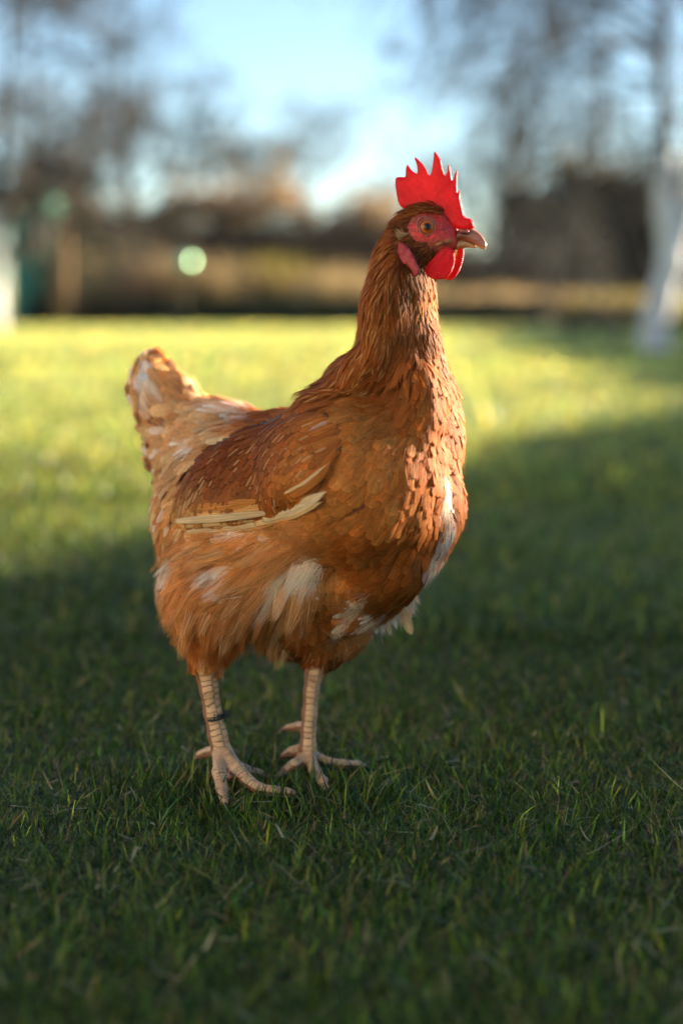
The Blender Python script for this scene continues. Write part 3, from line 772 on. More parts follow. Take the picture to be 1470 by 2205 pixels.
legc = t.mix(side, lc2, lc1)
grime = t.math('MULTIPLY', t.ss(t.noise(tc, 60, 4, 0.7), 0.45, 0.7), 0.55)
legc = t.mix(t.math('MULTIPLY', t.math('SUBTRACT', 1.0, hgt), 0.7), legc, rgb(122, 80, 58))
legc = t.mix(grime, legc, rgb(120, 84, 58))
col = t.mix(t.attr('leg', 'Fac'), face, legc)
b1 = t.bump(nz, 0.5, 0.0006)
b2 = t.bump(t.math('MULTIPLY', hgt, t.attr('leg', 'Fac')), 0.9, 0.0011, b1)
M_skin = t.done(t.pbr(col, 0.5, b2, **{'Subsurface Weight': 0.12, 'Subsurface Radius': (0.006, 0.002, 0.001), 'Subsurface Scale': 0.5}))
body_me.materials.clear(); body_me.materials.append(M_skin)
BVH = BVHTree.FromPolygons([Vector(v) for v in co], [tuple(p.vertices) for p in body_me.polygons])

def hit(pxx, pyy, bvh=None):
    d = ray(pxx, pyy).normalized()
    return (bvh or BVH).ray_cast(Vector((0, 0, CAM_H)), d)

# ---- flat lobes with rounded thickness (comb, wattles, lobes, beak)
def inflate(name, outline, Yf, T, D, sp, mat, parent=hen, warp=None, subd=1):
    """outline in photo px; Yf(px,py)->depth; T(px,py)->half thickness m; D px over which the rim rounds off"""
    q0 = [Vector(p) for p in outline]; ol = []; m0 = len(q0)
    for i in range(m0):          # Catmull-Rom, tight at sharp tips
        p0, p1, p2, p3 = q0[i - 1], q0[i], q0[(i + 1) % m0], q0[(i + 2) % m0]
        for k in (0, 0.34, 0.67):
            cr = 0.5 * ((2 * p1) + (p2 - p0) * k + (2 * p0 - 5 * p1 + 4 * p2 - p3) * k * k + (3 * p1 - p0 - 3 * p2 + p3) * k ** 3)
            ol.append(p1.lerp(p2, k) * 0.4 + cr * 0.6)
    # resample the rim
    rim = []
    n = len(ol)
    for i in range(n):
        a, b = ol[i], ol[(i + 1) % n]; k = max(1, int((b - a).length / sp))
        for j in range(k): rim.append(a.lerp(b, j / k))
    x0 = min(p.x for p in rim); x1 = max(p.x for p in rim); y0 = min(p.y for p in rim); y1 = max(p.y for p in rim)
    def inside(p):
        c = False
        for i in range(len(rim)):
            a, b = rim[i], rim[i - 1]
            if (a.y > p.y) != (b.y > p.y) and p.x < (b.x - a.x) * (p.y - a.y) / (b.y - a.y) + a.x: c = not c
        return c
    def rimdist(p):
        m = 1e9
        for i in range(len(rim)):
            a, b = rim[i], rim[i - 1]; ab = b - a; l2 = ab.length_squared
            u = max(0, min(1, (p - a).dot(ab) / l2)) if l2 else 0
            m = min(m, (p - a - ab * u).length)
        return m
    pts = list(rim); dist = [0.0] * len(rim)
    yy = y0; row = 0
    while yy < y1:
        xx = x0 + (sp / 2 if row % 2 else 0)
        while xx < x1:
            p = Vector((xx, yy))
            if inside(p):
                dd = rimdist(p)
                if dd > sp * 0.45: pts.append(p); dist.append(dd)
            xx += sp
        yy += sp * 0.87; row += 1
    nr = len(rim)
    vo, ed, fc, ov, oe, of = geometry.delaunay_2d_cdt(pts, [(i, (i + 1) % nr) for i in range(nr)], [], 1, 1e-4)
    # map output verts back to distances
    dm = [0.0] * len(vo)
    for i, src in enumerate(ov):
        if src: dm[i] = dist[src[0]]
    fr, bk, V = [], [], []
    for i, p in enumerate(vo):
        d = dm[i]; Y = Yf(p.x, p.y)
        u = min(1.0, d / D); th = T(p.x, p.y) * math.sqrt(max(0, 1 - (1 - u) ** 2))
        w_ = warp(p.x, p.y) if warp else 0
        if d <= 1e-6:
            fr.append(len(V)); bk.append(len(V)); V.append(P(p.x, p.y, Y + w_))
        else:
            fr.append(len(V)); V.append(P(p.x, p.y, Y + w_ - th)); bk.append(len(V)); V.append(P(p.x, p.y, Y + w_ + th))
    Fc = []
    for f in fc:
        c = sum((vo[i] for i in f), Vector((0, 0))) / len(f)
        if not inside(c): continue
        a = [fr[i] for i in f]; b = [bk[i] for i in f][::-1]
        Fc.append(a[::-1]); Fc.append(b[::-1])
    rr = np.array([dm[i] for i in range(len(vo))])
    ob = new_mesh(name, [tuple(v) for v in V], Fc, mat)
    bmm = bmesh.new(); bmm.from_mesh(ob.data); bmesh.ops.recalc_face_normals(bmm, faces=bmm.faces[:]); bmm.to_mesh(ob.data); bmm.free()
    ob.data.polygons.foreach_set('use_smooth', np.ones(len(ob.data.polygons), bool))
    if parent is not None: keep_world(ob, parent)
    return ob
HS = -math.tan(R(17)) * S
YH = 1.143
def headY(off=0.0): return lambda x, y: YH + (x - 905) * HS + off
def C1(pts): return [(800 + x / 4.9, 300 + y / 4.9) for x, y in pts]

def mat_flesh(name, c1, c2, trans, ridges=None, rough=0.42):
    t = NT(name)
    tc = t.n('ShaderNodeTexCoord').outputs['Object']
    nz = t.noise(tc, 900, 3, 0.6); n2 = t.noise(tc, 130, 4, 0.6)
    col = t.mix(t.ss(n2, 0.35, 0.65), c1, c2)
    col = t.mix(t.math('MULTIPLY', t.ss(nz, 0.6, 0.8), 0.14), col, (0.75, 0.16, 0.15))
    h = nz
    if ridges:
        wv = t.n('ShaderNodeTexWave', wave_type='BANDS', bands_direction='Z'); t.l(tc, wv.inputs[0])
        wv.inputs['Scale'].default_value = ridges; wv.inputs['Distortion'].default_value = 5; wv.inputs['Detail'].default_value = 2
        wv.inputs['Detail Scale'].default_value = 0.6
        h = t.math('ADD', t.math('MULTIPLY', wv.outputs['Fac'], 0.8), nz)
    sh = t.pbr(col, rough, t.bump(h, 0.6, 0.0008), **{'Specular IOR Level': 0.3, 'Subsurface Weight': 0.15, 'Subsurface Radius': (0.004, 0.001, 0.0008), 'Subsurface Scale': 0.5})
    return t.done(t.addtrans(sh, t.mix(0.7, col, (0.66, 0.018, 0.035)), trans))
M_comb = mat_flesh('comb_flesh', (0.46, 0.008, 0.016), (0.64, 0.016, 0.030), 0.40)
M_wat = mat_flesh('wattle_flesh', (0.48, 0.014, 0.024), (0.60, 0.03, 0.04), 0.34, 260)
M_lobe = mat_flesh('lobe_flesh', (0.48, 0.05, 0.06), (0.62, 0.11, 0.11), 0.2, 200)

comb_ol = C1([(380, 752), (330, 728), (300, 700), (275, 650), (260, 560), (248, 480), (252, 415), (270, 400), (310, 397), (355, 395), (357, 330), (366, 285), (375, 265), (395, 290), (430, 335), (478, 362),
  (482, 310), (470, 250), (452, 205), (462, 190), (490, 215), (540, 265), (575, 320), (595, 365), (608, 378), (625, 360), (640, 290), (652, 200), (655, 145), (664, 130), (690, 160), (725, 215), (745, 300),
  (765, 365), (778, 380), (795, 340), (800, 285), (812, 268), (825, 300), (838, 370), (850, 438), (862, 410), (875, 360), (890, 332), (903, 345), (900, 400), (898, 480), (905, 568), (912, 550), (922, 535),
  (930, 560), (932, 620), (945, 680), (960, 740), (975, 800), (1000, 830), (1020, 832), (1040, 838), (1055, 850), (1068, 868), (1074, 890), (1084, 912), (1078, 935), (1055, 950), (1030, 955), (985, 965), (920, 955), (860, 930),
  (800, 900), (760, 880), (700, 850), (630, 830), (540, 820), (450, 800), (410, 775)])
def combT(x, y): return S * (3.2 + 6.5 * max(0, min(1, (y - 385) / 80)) ** 1.3 + 0.5 * math.sin(x * 0.35) * math.cos(y * 0.3))
inflate('comb', comb_ol, headY(0.001), combT, 11, 3.2, M_comb, warp=lambda x, y: 0.0011 * math.sin((x - 850) * 0.05) * max(0, (470 - y) / 80))
wat = C1([(720, 1165), (680, 1215), (640, 1258), (595, 1310), (570, 1350), (563, 1390), (585, 1440), (640, 1470), (720, 1478), (790, 1460), (840, 1405), (868, 1335), (878, 1250), (868, 1180), (840, 1145), (780, 1140)])
inflate('wattle', wat, headY(-0.0135), lambda x, y: 0.0021, 9, 3.4, M_wat, warp=lambda x, y: -0.003 * math.sin(max(0, (y - 535) / 70) * 2.4) + 0.0004 * math.sin(x * .3 + y * .2))
wat2 = C1([(840, 1150), (800, 1230), (760, 1300), (735, 1380), (745, 1440), (780, 1478), (830, 1487), (890, 1445), (935, 1370), (965, 1270), (975, 1190), (960, 1150), (900, 1130)])
inflate('wattle', wat2, headY(0.0085), lambda x, y: 0.0019, 9, 3.4, M_wat, warp=lambda x, y: 0.003 * math.sin(max(0, (y - 535) / 70) * 2.2))
lobe_ol = C1([(285, 1090), (330, 1098), (380, 1130), (415, 1180), (450, 1245), (475, 1300), (505, 1360), (500, 1415), (470, 1445), (450, 1455), (430, 1410), (400, 1360), (370, 1335), (330, 1312), (295, 1260), (272, 1180)])
hl = hit(876, 560)[0]
def lobeY(x, y):
    return hl.y - 0.0065 + (x - 876) * HS * 1.3 - (y - 560) * 0.00001
inflate('ear_lobe', lobe_ol, lobeY, lambda x, y: 0.0026, 10, 3.2, M_lobe, warp=lambda x, y: 0.0005 * math.sin((x + y * 0.6) * 0.3))

# beak
t = NT('horn'); tc = t.n('ShaderNodeTexCoord').outputs['Object']
mp = t.n('ShaderNodeMapping'); t.l(tc, mp.inputs[0]); mp.inputs['Scale'].default_value = (0.4, 0.4, 1.6)
nz = t.noise(mp.outputs[0], 260, 4, 0.6)
gx = t.attr('tip', 'Fac'); gy = t.attr('rim', 'Fac')
c = t.mix(t.ss(gx, 0.0, 0.95), rgb(104, 54, 38), rgb(168, 104, 84))
c = t.mix(t.math('MULTIPLY', t.ss(gy, 0.35, 0.85), 0.9), c, rgb(198, 156, 92))
c = t.mix(t.math('MULTIPLY', t.ss(nz, 0.5, 0.75), 0.45), c, rgb(90, 56, 34))
M_horn = t.done(t.pbr(c, 0.32, t.bump(nz, 0.3, 0.0004), **{'Subsurface Weight': 0.1, 'Subsurface Radius': (0.003, 0.0015, 0.001), 'Subsurface Scale': 0.4}))
ub = C1([(900, 960), (955, 952), (1010, 948), (1045, 945), (1070, 950), (1105, 966), (1148, 1000), (1180, 1043), (1202, 1085), (1210, 1115), (1204, 1142), (1190, 1160), (1168, 1160), (1140, 1146), (1112, 1128), (1075, 1108), (1030, 1092), (985, 1078), (940, 1068), (880, 1072), (830, 1082), (790, 1095), (810, 1060), (850, 1020)])
def beakT(x, y): return S * (14.0 - 10.8 * max(0, min(1, (x - 985) / 62)))
o = inflate('upper_beak', ub, headY(0.0), beakT, 12, 2.6, M_horn)
def horn_attrs(o, lower=False):
    q = np.empty(len(o.data.vertices) * 3, np.float32); o.data.vertices.foreach_get('co', q); pp = to_px(q.reshape(-1, 3))
    tipv = np.clip((pp[:, 0] - 985) / 55, 0, 1)
    line = 520 + np.clip((pp[:, 0] - 985) / 60, 0, 1) * 14 - np.clip((985 - pp[:, 0]) / 40, 0, 1) * 2
    rimv = np.clip((pp[:, 1] - line + 8) / 11, 0, 1) if not lower else np.clip(0.52 + 0.004 * (pp[:, 0] - 985), 0.4, 0.8)
    for an, dv in (('tip', tipv), ('rim', rimv)):
        a = o.data.attributes.new(an, 'FLOAT', 'POINT'); a.data.foreach_set('value', dv.astype(np.float32))
horn_attrs(o)
lb = C1([(790, 1100), (830, 1070), (880, 1058), (940, 1052), (985, 1064), (1030, 1082), (1075, 1104), (1108, 1138), (1080, 1152), (1040, 1146), (1000, 1144), (950, 1156), (900, 1166), (850, 1160), (810, 1140)])
o = inflate('lower_beak', lb, headY(0.0), lambda x, y: S * (9.5 - 6 * max(0, min(1, (x - 970) / 50))), 8, 2.6, M_horn); horn_attrs(o, True)
# nostril: a dark slit in a fleshy swelling over the beak root
M_dark = mat_simple('nostril_dark', (0.02, 0.008, 0.006), (0.035, 0.015, 0.01), 300, 0.6)
nb = P(991, 496, YH + (991 - 905) * HS)
hb = YH + (993 - 905) * HS
inflate('cere', C1([(915, 955), (950, 938), (1000, 945), (1030, 965), (1028, 995), (995, 1012), (945, 1008), (920, 985)]), headY(-0.0033), lambda x, y: 0.0022, 7, 2.4, M_skin)
cere = scn.objects['cere']
cn = len(cere.data.vertices)
a = cere.data.attributes.new('skin', 'FLOAT_COLOR', 'POINT'); a.data.foreach_set('color', np.tile(np.array([*rgb(158, 72, 56), 1], np.float32), (cn, 1)).ravel())
inflate('nostril', C1([(930, 985), (955, 968), (990, 972), (1002, 986), (985, 998), (950, 1002)]), headY(-0.0052), lambda x, y: 0.0006, 4, 1.6, M_dark)

# eye
hp, hn, _, _ = hit(919, 489)
ax = (hn + (Vector((0, 0, CAM_H)) - hp).normalized() * 0.9 + Vector((0.12, 0, 0))).normalized()
RE = 0.0060
ec = hp - ax * 0.0033
bm = bmesh.new(); bmesh.ops.create_uvsphere(bm, u_segments=40, v_segments=28, radius=RE)
qe = ax.to_track_quat('Z', 'Y')
me = bpy.data.meshes.new('eye'); bm.to_mesh(me); bm.free()
eye = bpy.data.objects.new('eye', me); scn.collection.objects.link(eye)
eye.parent = hen; eye.location = ec - hen.location; eye.rotation_mode = 'QUATERNION'; eye.rotation_quaternion = qe
me.polygons.foreach_set('use_smooth', np.ones(len(me.polygons), bool))
t = NT('eye'); tc = t.n('ShaderNodeTexCoord').outputs['Object']
sx = t.n('ShaderNodeSeparateXYZ'); t.l(tc, sx.inputs[0])
rr = t.math('DIVIDE', t.math('SQRT', t.math('ADD', t.math('POWER', sx.outputs[0], 2.0), t.math('POWER', sx.outputs[1], 2.0))), RE)
an = t.math('ARCTAN2', sx.outputs[1], sx.outputs[0])
st = t.noise(t.comb(t.math('MULTIPLY', an, 3.0), t.math('MULTIPLY', rr, 2.0)), 3.0, 4, 0.7)
c = t.mix(t.ss(rr, 0.33, 0.62), rgb(110, 54, 20), rgb(196, 100, 38))
c = t.mix(t.math('MULTIPLY', t.ss(st, 0.4, 0.65), 0.4), c, rgb(110, 60, 24))
c = t.mix(t.ss(rr, 0.66, 0.78), c, rgb(48, 22, 12))
c = t.mix(t.ss(rr, 0.30, 0.33), (0.004, 0.003, 0.003), c)
t.done(t.pbr(c, 0.3, None, **{'Coat Weight': 0.35, 'Coat Roughness': 0.06, 'Specular IOR Level': 0.2})); me.materials.append(t.m)
def ring(name, c, axis, Rr, r, mat, wob=0.0, sy=1.0):
    u, v = 48, 10
    q = axis.to_track_quat('Z', 'Y').to_matrix()
    V = []
    for i in range(u):
        a = 2 * math.pi * i / u
        rr_ = Rr * (1 + wob * math.sin(3 * a + 1))
        for j in range(v):
            b = 2 * math.pi * j / v
            V.append(c + q @ Vector(((rr_ + r * math.cos(b)) * math.cos(a), (rr_ + r * math.cos(b)) * math.sin(a) * sy, r * math.sin(b))))
    Fc = [(i * v + j, ((i + 1) % u) * v + j, ((i + 1) % u) * v + (j + 1) % v, i * v + (j + 1) % v) for i in range(u) for j in range(v)]
    o = new_mesh(name, [tuple(x) for x in V], Fc, mat); keep_world(o, hen)
    col = np.tile(np.array([*rgb(168, 88, 74), 1], np.float32), (len(V), 1))
    a = o.data.attributes.new('skin', 'FLOAT_COLOR', 'POINT'); a.data.foreach_set('color', col.ravel())
    return o
ring('eyelid', ec + ax * 0.0034, ax, 0.0052, 0.0007, M_skin, 0.02)
ring('eye_ring', ec + ax * 0.0021, ax, 0.0067, 0.0008, M_skin, 0.05)

# claws
M_claw = mat_simple('claw_horn', rgb(96, 74, 58), rgb(150, 122, 96), 200, 0.4)
for nm in ('near_a', 'near_b', 'near_c', 'far_a', 'far_b', 'far_c', 'far_d', 'near_h', 'far_h'):
    (a, ra), (b, rb) = LIMBS[nm][-2], LIMBS[nm][-1]
    d = (b - a) / np.linalg.norm(b - a); tip = b + d * 0.0095 + np.array([0, 0, -0.004]); tip[2] = max(tip[2], 0.001)
    V = []; K = 8
    for i in range(6):
        u = i / 5; c = b * (1 - u) + tip * u + np.array([0, 0, 0.0016 * math.sin(u * math.pi)]); r = rb * 0.62 * (1 - u) ** 0.8 + 0.0002
        s1 = np.cross(d, [0, 0, 1.0]); s1 /= np.linalg.norm(s1); s2 = np.cross(s1, d)
        for j in range(K):
            an_ = 2 * math.pi * j / K; V.append(c + (s1 * math.cos(an_) * 0.8 + s2 * math.sin(an_)) * r)
    Fc = [(i * K + j, i * K + (j + 1) % K, (i + 1) * K + (j + 1) % K, (i + 1) * K + j) for i in range(5) for j in range(K)] + [tuple(range(5 * K, 6 * K))]
    o = new_mesh('claw', V, Fc, M_claw); keep_world(o, hen)

# ------------------------------------------------------------------ feathers
class Feathers:
    def __init__(s): s.V = []; s.F = []; s.U = []; s.C = []; s.X = []; s.N = []
    def add(s, pts, nrms, bins, W, prof, col, rnd, stk, cup):
        """pts: centre line; W half width"""
        n = len(pts); m = 5; o = len(s.V)
        for i in range(n):
            v = i / (n - 1); hw = W * prof(v)
            for j in range(m):
                u = -1 + 2 * j / (m - 1)
                s.V.append(pts[i] + bins[i] * (hw * u) - nrms[i] * (cup * hw * u * u))
                s.U.append(((u + 1) / 2, v)); s.C.append((*col, 1)); s.X.append((rnd, stk, W)); s.N.append(tuple(nrms[i]))
        for i in range(n - 1):
            for j in range(m - 1):
                a = o + i * m + j; s.F.append((a, a + 1, a + m + 1, a + m))
    def strand(s, pts, side, w, col, rnd, nn=None):
        n = len(pts); o = len(s.V)
        for i in range(n):
            v = i / (n - 1); hw = w * (1 - 0.8 * v)
            for u in (-1, 1):
                s.V.append(pts[i] + side * (hw * u)); s.U.append((0.5 + 0.1 * u, 0.3)); s.C.append((*col, 1)); s.X.append((rnd, 0, w)); s.N.append(tuple(nn[i]) if nn else (0, -1, 0))
        for i in range(n - 1):
            a = o + i * 2; s.F.append((a, a + 1, a + 3, a + 2))
    def build(s, name, mat, parent):
        ob = new_mesh(name, np.array([tuple(v) for v in s.V]), np.array(s.F), mat, attrs={'fcol': ('FLOAT_COLOR', s.C), 'fx': ('FLOAT_VECTOR', s.X), 'sn': ('FLOAT_VECTOR', s.N)})
        me = ob.data
        uv = me.uv_layers.new(name='UVMap')
        li = np.empty(len(me.loops), np.int32); me.loops.foreach_get('vertex_index', li)
        uv.data.foreach_set('uv', np.array(s.U, np.float32)[li].ravel())
        keep_world(ob, parent)
        return ob
def prof_body(v):
    return (0.45 + 0.55 * min(1, v / 0.45)) * (1 if v < 0.62 else math.sqrt(max(0.0, 1 - ((v - 0.62) / 0.385) ** 2)))
def prof_hackle(v): return (0.6 + 0.4 * min(1, v / 0.4)) * (1 if v < 0.45 else max(0.03, 1 - ((v - 0.45) / 0.56) ** 1.5))
def prof_flight(v): return math.sin(min(1, (v + 0.01) / 0.35) * math.pi / 2) * (1 if v < 0.6 else math.sqrt(max(0.0, 1 - ((v - 0.6) / 0.405) ** 2.4)))

def mat_feather(name, fray=0.25, trans=0.28, fringe=0.25, streakc=(0.55, 0.30, 0.11), soft=2.0):
    t = NT(name)
    col = t.attr('fcol'); fx = t.n('ShaderNodeSeparateXYZ'); t.l(t.attr('fx', 'Vector'), fx.inputs[0])
    uv = t.n('ShaderNodeUVMap').outputs[0]; sp = t.n('ShaderNodeSeparateXYZ'); t.l(uv, sp.inputs[0])
    us = t.math('SUBTRACT', t.math('MULTIPLY', sp.outputs[0], 2.0), 1.0)
    a = t.math('ABSOLUTE', us); v = sp.outputs[1]
    barb = t.math('SUBTRACT', v, t.math('MULTIPLY', a, 0.28))
    off = t.math('MULTIPLY', fx.outputs[0], 71.0)
    nb = t.noise(t.comb(t.math('MULTIPLY', barb, 30.0), t.math('MULTIPLY', us, 1.3), off), 1.0, 3, 0.75)
    nc = t.noise(t.comb(t.math('MULTIPLY', barb, 5.0), t.math('MULTIPLY', us, 1.5), off), 1.0, 2, 0.5)
    k = t.math('ADD', t.math('MULTIPLY', nb, 1.15), 0.42)
    k = t.math('MULTIPLY', k, t.math('ADD', t.math('MULTIPLY', nc, 0.7), 0.65))
    vm = t.n('ShaderNodeVectorMath', operation='SCALE'); t.l(col, vm.inputs[0]); t.l(k, vm.inputs[3])
    c = vm.outputs[0]
    # paler fringe, pale shaft
    rim = t.math('MAXIMUM', t.ss(a, 0.6, 1.0), t.ss(v, 0.8, 1.0))
    c = t.mix(t.math('MULTIPLY', rim, fringe), c, t.mix(1.0, c, (1.75, 1.75, 1.75), 'MULTIPLY'))
    c = t.mix(t.math('MULTIPLY', t.ss(a, 0.10, 0.02), 0.4), c, t.mix(1.0, c, (1.7, 1.8, 2.0), 'MULTIPLY'))
    stk = t.math('MULTIPLY', t.math('MULTIPLY', t.ss(a, 0.36, 0.12), t.math('MULTIPLY', t.ss(v, 0.45, 0.62), t.ss(v, 0.98, 0.85))), fx.outputs[1])
    c = t.mix(stk, c, streakc)
    h = t.math('ADD', t.math('MULTIPLY', nb, 0.6), t.math('MULTIPLY', t.ss(a, 0.12, 0.0), 0.5))
    geo = t.n('ShaderNodeNewGeometry')
    m1 = t.n('ShaderNodeVectorMath', operation='SCALE'); t.l(t.attr('sn', 'Vector'), m1.inputs[0]); dt = t.n('ShaderNodeVectorMath', operation='DOT_PRODUCT'); t.l(t.attr('sn', 'Vector'), dt.inputs[0]); t.l(geo.outputs['Incoming'], dt.inputs[1])
    t.l(t.ss(dt.outputs['Value'], 0.0, 0.35, 0.0, soft), m1.inputs[3])
    m2 = t.n('ShaderNodeVectorMath', operation='ADD'); t.l(m1.outputs[0], m2.inputs[0]); t.l(geo.outputs['Normal'], m2.inputs[1])
    m3 = t.n('ShaderNodeVectorMath', operation='NORMALIZE'); t.l(m2.outputs[0], m3.inputs[0])
    sh = t.pbr(c, 0.62, t.bump(h, 0.45, 0.0006, m3.outputs[0]), **{'Specular IOR Level': 0.14})
    sh = t.addtrans(sh, t.mix(1.0, c, (1.5, 1.2, 0.8), 'MULTIPLY'), trans)
    if fray:
        e = t.math('ADD', t.math('MAXIMUM', a, t.math('MULTIPLY', t.ss(v, 0.72, 1.02), 1.05)), t.math('MULTIPLY', t.math('SUBTRACT', nb, 0.5), fray * 2.4))
        al = t.ss(e, 1.0, 0.74)
        tr = t.n('ShaderNodeBsdfTransparent'); mx = t.n('ShaderNodeMixShader'); t.l(al, mx.inputs[0]); t.l(tr.outputs[0], mx.inputs[1]); t.l(sh, mx.inputs[2]); sh = mx.outputs[0]
    return t.done(sh)
M_fe = mat_feather('body_feather', 0.42, 0.25, 0.42)
M_fs = mat_feather('down_feather', 0.0, 0.35, 0.0)
M_hk = mat_feather('hackle_feather', 0.18, 0.25, 0.10, (0.62, 0.34, 0.12))
M_wg = mat_feather('wing_feather', 0.12, 0.2, 0.14, (0.6, 0.36, 0.17))

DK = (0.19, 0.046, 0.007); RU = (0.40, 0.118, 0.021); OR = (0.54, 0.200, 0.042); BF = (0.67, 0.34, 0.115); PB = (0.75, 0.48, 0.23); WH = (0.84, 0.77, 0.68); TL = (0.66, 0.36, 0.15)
#        px    py    dx    dy    L   W  colour region(0 body 1 hackle 2 thigh 3 tail)
CT = [(880, 465, -1, .35, 26, 8, DK, 1), (845, 480, -.8, .6, 34, 9, RU, 1), (820, 530, -.45, 1, 44, 10, RU, 1), (800, 600, -.12, 1, 56, 11, RU, 1), (845, 600, -.05, 1, 56, 11, DK, 1), (790, 680, -.15, 1, 62, 12, RU, 1),
 (835, 700, -.2, 1, 66, 12, RU, 1), (765, 770, -.45, 1, 72, 13, RU, 1), (740, 815, -.8, .7, 76, 14, DK, 1), (800, 790, -.7, .8, 76, 14, DK, 1), (860, 770, -.45, .9, 66, 13, DK, 1), (880, 660, .02, 1, 56, 12, DK, 1), (875, 560, 0, 1, 40, 9, DK, 1),
 (925, 630, .12, 1, 40, 11, OR, 1), (945, 700, .15, 1, 46, 12, RU, 1), (925, 780, -.05, 1, 52, 15, RU, 0), (975, 790, .1, 1, 50, 17, RU, 0),
 (870, 840, -.4, 1, 74, 26, RU, 0), (915, 860, -.1, 1, 66, 26, RU, 0), (985, 880, .1, 1, 56, 22, RU, 0), (780, 880, -1, .45, 92, 32, OR, 0), (700, 875, -1, .35, 92, 32, RU, 0), (840, 920, -.6, .9, 80, 34, OR, 0),
 (990, 1000, -.02, 1, 64, 24, RU, 0), (985, 1120, -.2, 1, 64, 26, RU, 0), (900, 1000, -.3, 1, 68, 34, RU, 0), (850, 1060, -.5, .85, 70, 37, OR, 0), (750, 1050, -.75, .6, 74, 38, OR, 0), (700, 1130, -.9, .5, 76, 38, OR, 0),
 (800, 1180, -.6, .75, 68, 38, RU, 0), (900, 1170, -.35, .9, 66, 36, RU, 0), (950, 1230, -.5, .85, 60, 30, RU, 0), (850, 1280, -.6, .75, 60, 30, RU, 0), (760, 1340, -.5, .85, 66, 26, RU, 0), (800, 1360, -.6, .6, 60, 24, BF, 0),
 (640, 1150, -1, .3, 80, 34, BF, 2), (500, 1170, -1, .2, 80, 34, BF, 2), (400, 1180, -.8, .5, 70, 32, BF, 2), (360, 1250, -.2, 1, 66, 26, BF, 2), (440, 1270, -.75, .6, 74, 30, BF, 2), (560, 1260, -.7, .6, 74, 30, BF, 2),
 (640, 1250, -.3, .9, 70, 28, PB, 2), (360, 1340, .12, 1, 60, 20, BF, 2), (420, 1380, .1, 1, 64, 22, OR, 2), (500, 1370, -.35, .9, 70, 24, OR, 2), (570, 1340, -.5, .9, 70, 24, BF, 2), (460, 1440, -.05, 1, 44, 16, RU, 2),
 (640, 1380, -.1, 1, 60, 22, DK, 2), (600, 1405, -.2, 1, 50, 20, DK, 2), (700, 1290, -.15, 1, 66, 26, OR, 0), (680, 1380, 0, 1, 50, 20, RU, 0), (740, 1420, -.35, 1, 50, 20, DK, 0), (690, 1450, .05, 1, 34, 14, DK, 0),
 (310, 800, -.35, -1, 90, 44, PB, 3), (350, 810, .05, -1, 84, 40, BF, 3), (370, 870, -.45, -1, 96, 44, TL, 3), (320, 890, -.85, -.5, 90, 44, TL, 3), (420, 900, -.7, -.6, 84, 36, TL, 3), (480, 890, -.85, -.45, 60, 26, PB, 3), (330, 960, -.9, -.1, 66, 32, TL, 3),
 (400, 980, -.9, -.2, 70, 30, TL, 3), (350, 1040, -.8, .6, 60, 30, BF, 3), (480, 970, -.9, .1, 60, 24, TL, 3), (360, 1110, -.3, 1, 60, 30, OR, 3), (560, 920, -.9, .3, 80, 28, RU, 0), (640, 880, -.9, .4, 84, 28, RU, 0)]
ctp = np.array([(c[0], c[1]) for c in CT], float)
WHITE = [(352, 1255, 9, 36, -22), (452, 1243, 36, 13, 28), (470, 1270, 12, 9, 0), (625, 1255, 58, 20, 20), (668, 1250, 20, 34, -15), (580, 1300, 40, 10, 40), (950, 1078, 7, 48, 4), (954, 1165, 10, 40, -12), (930, 1222, 13, 24, -48),
         (762, 1318, 34, 13, 55), (800, 1350, 26, 8, 40), (730, 1370, 20, 8, 50), (320, 800, 18, 14, 0), (292, 850, 12, 24, 0), (505, 890, 22, 14, -30), (455, 875, 24, 8, -30), (390, 945, 26, 9, -10), (425, 1010, 14, 9, 0), (500, 1150, 40, 6, 4)]
def in_white(x, y):
    m = 0
    for cx, cy, rx, ry, rot in WHITE:
        a = R(rot); dx = x - cx; dy = -(y - cy)
        u = (dx * math.cos(a) + dy * math.sin(a)) / rx; v = (-dx * math.sin(a) + dy * math.cos(a)) / ry
        m = max(m, 1 - (u * u + v * v) ** 0.5 + 0.25)
    return m
def ctrl(x, y):
    d2 = ((ctp - (x, y)) ** 2).sum(1); wgt = np.exp(-d2 / (2 * 38 ** 2)) + 1e-9 / (1 + d2)
    near = int(np.argmin(d2)); wgt /= wgt.sum()
    dx = dy = L = W = 0; c = np.zeros(3)
    for i in np.nonzero(wgt > 0.01)[0]:
        q = CT[i]; n = math.hypot(q[2], q[3]); dx += wgt[i] * q[2] / n; dy += wgt[i] * q[3] / n; L += wgt[i] * q[4]; W += wgt[i] * q[5]; c += wgt[i] * np.array(q[6])
    if L == 0: q = CT[near]; dx, dy, L, W, c = q[2], q[3], q[4], q[5], np.array(q[6])
    return dx, dy, L, W, c, CT[near][7]
CAMP = Vector((0, 0, CAM_H))
def px_dir(p, dx, dy):           # world direction of a step (dx right, dy down) on the picture at p
    d = (p - CAMP).normalized(); ex = d.cross(Vector((0, 0, 1))).normalized(); ez = ex.cross(d)
    return (ex * dx - ez * dy).normalized()
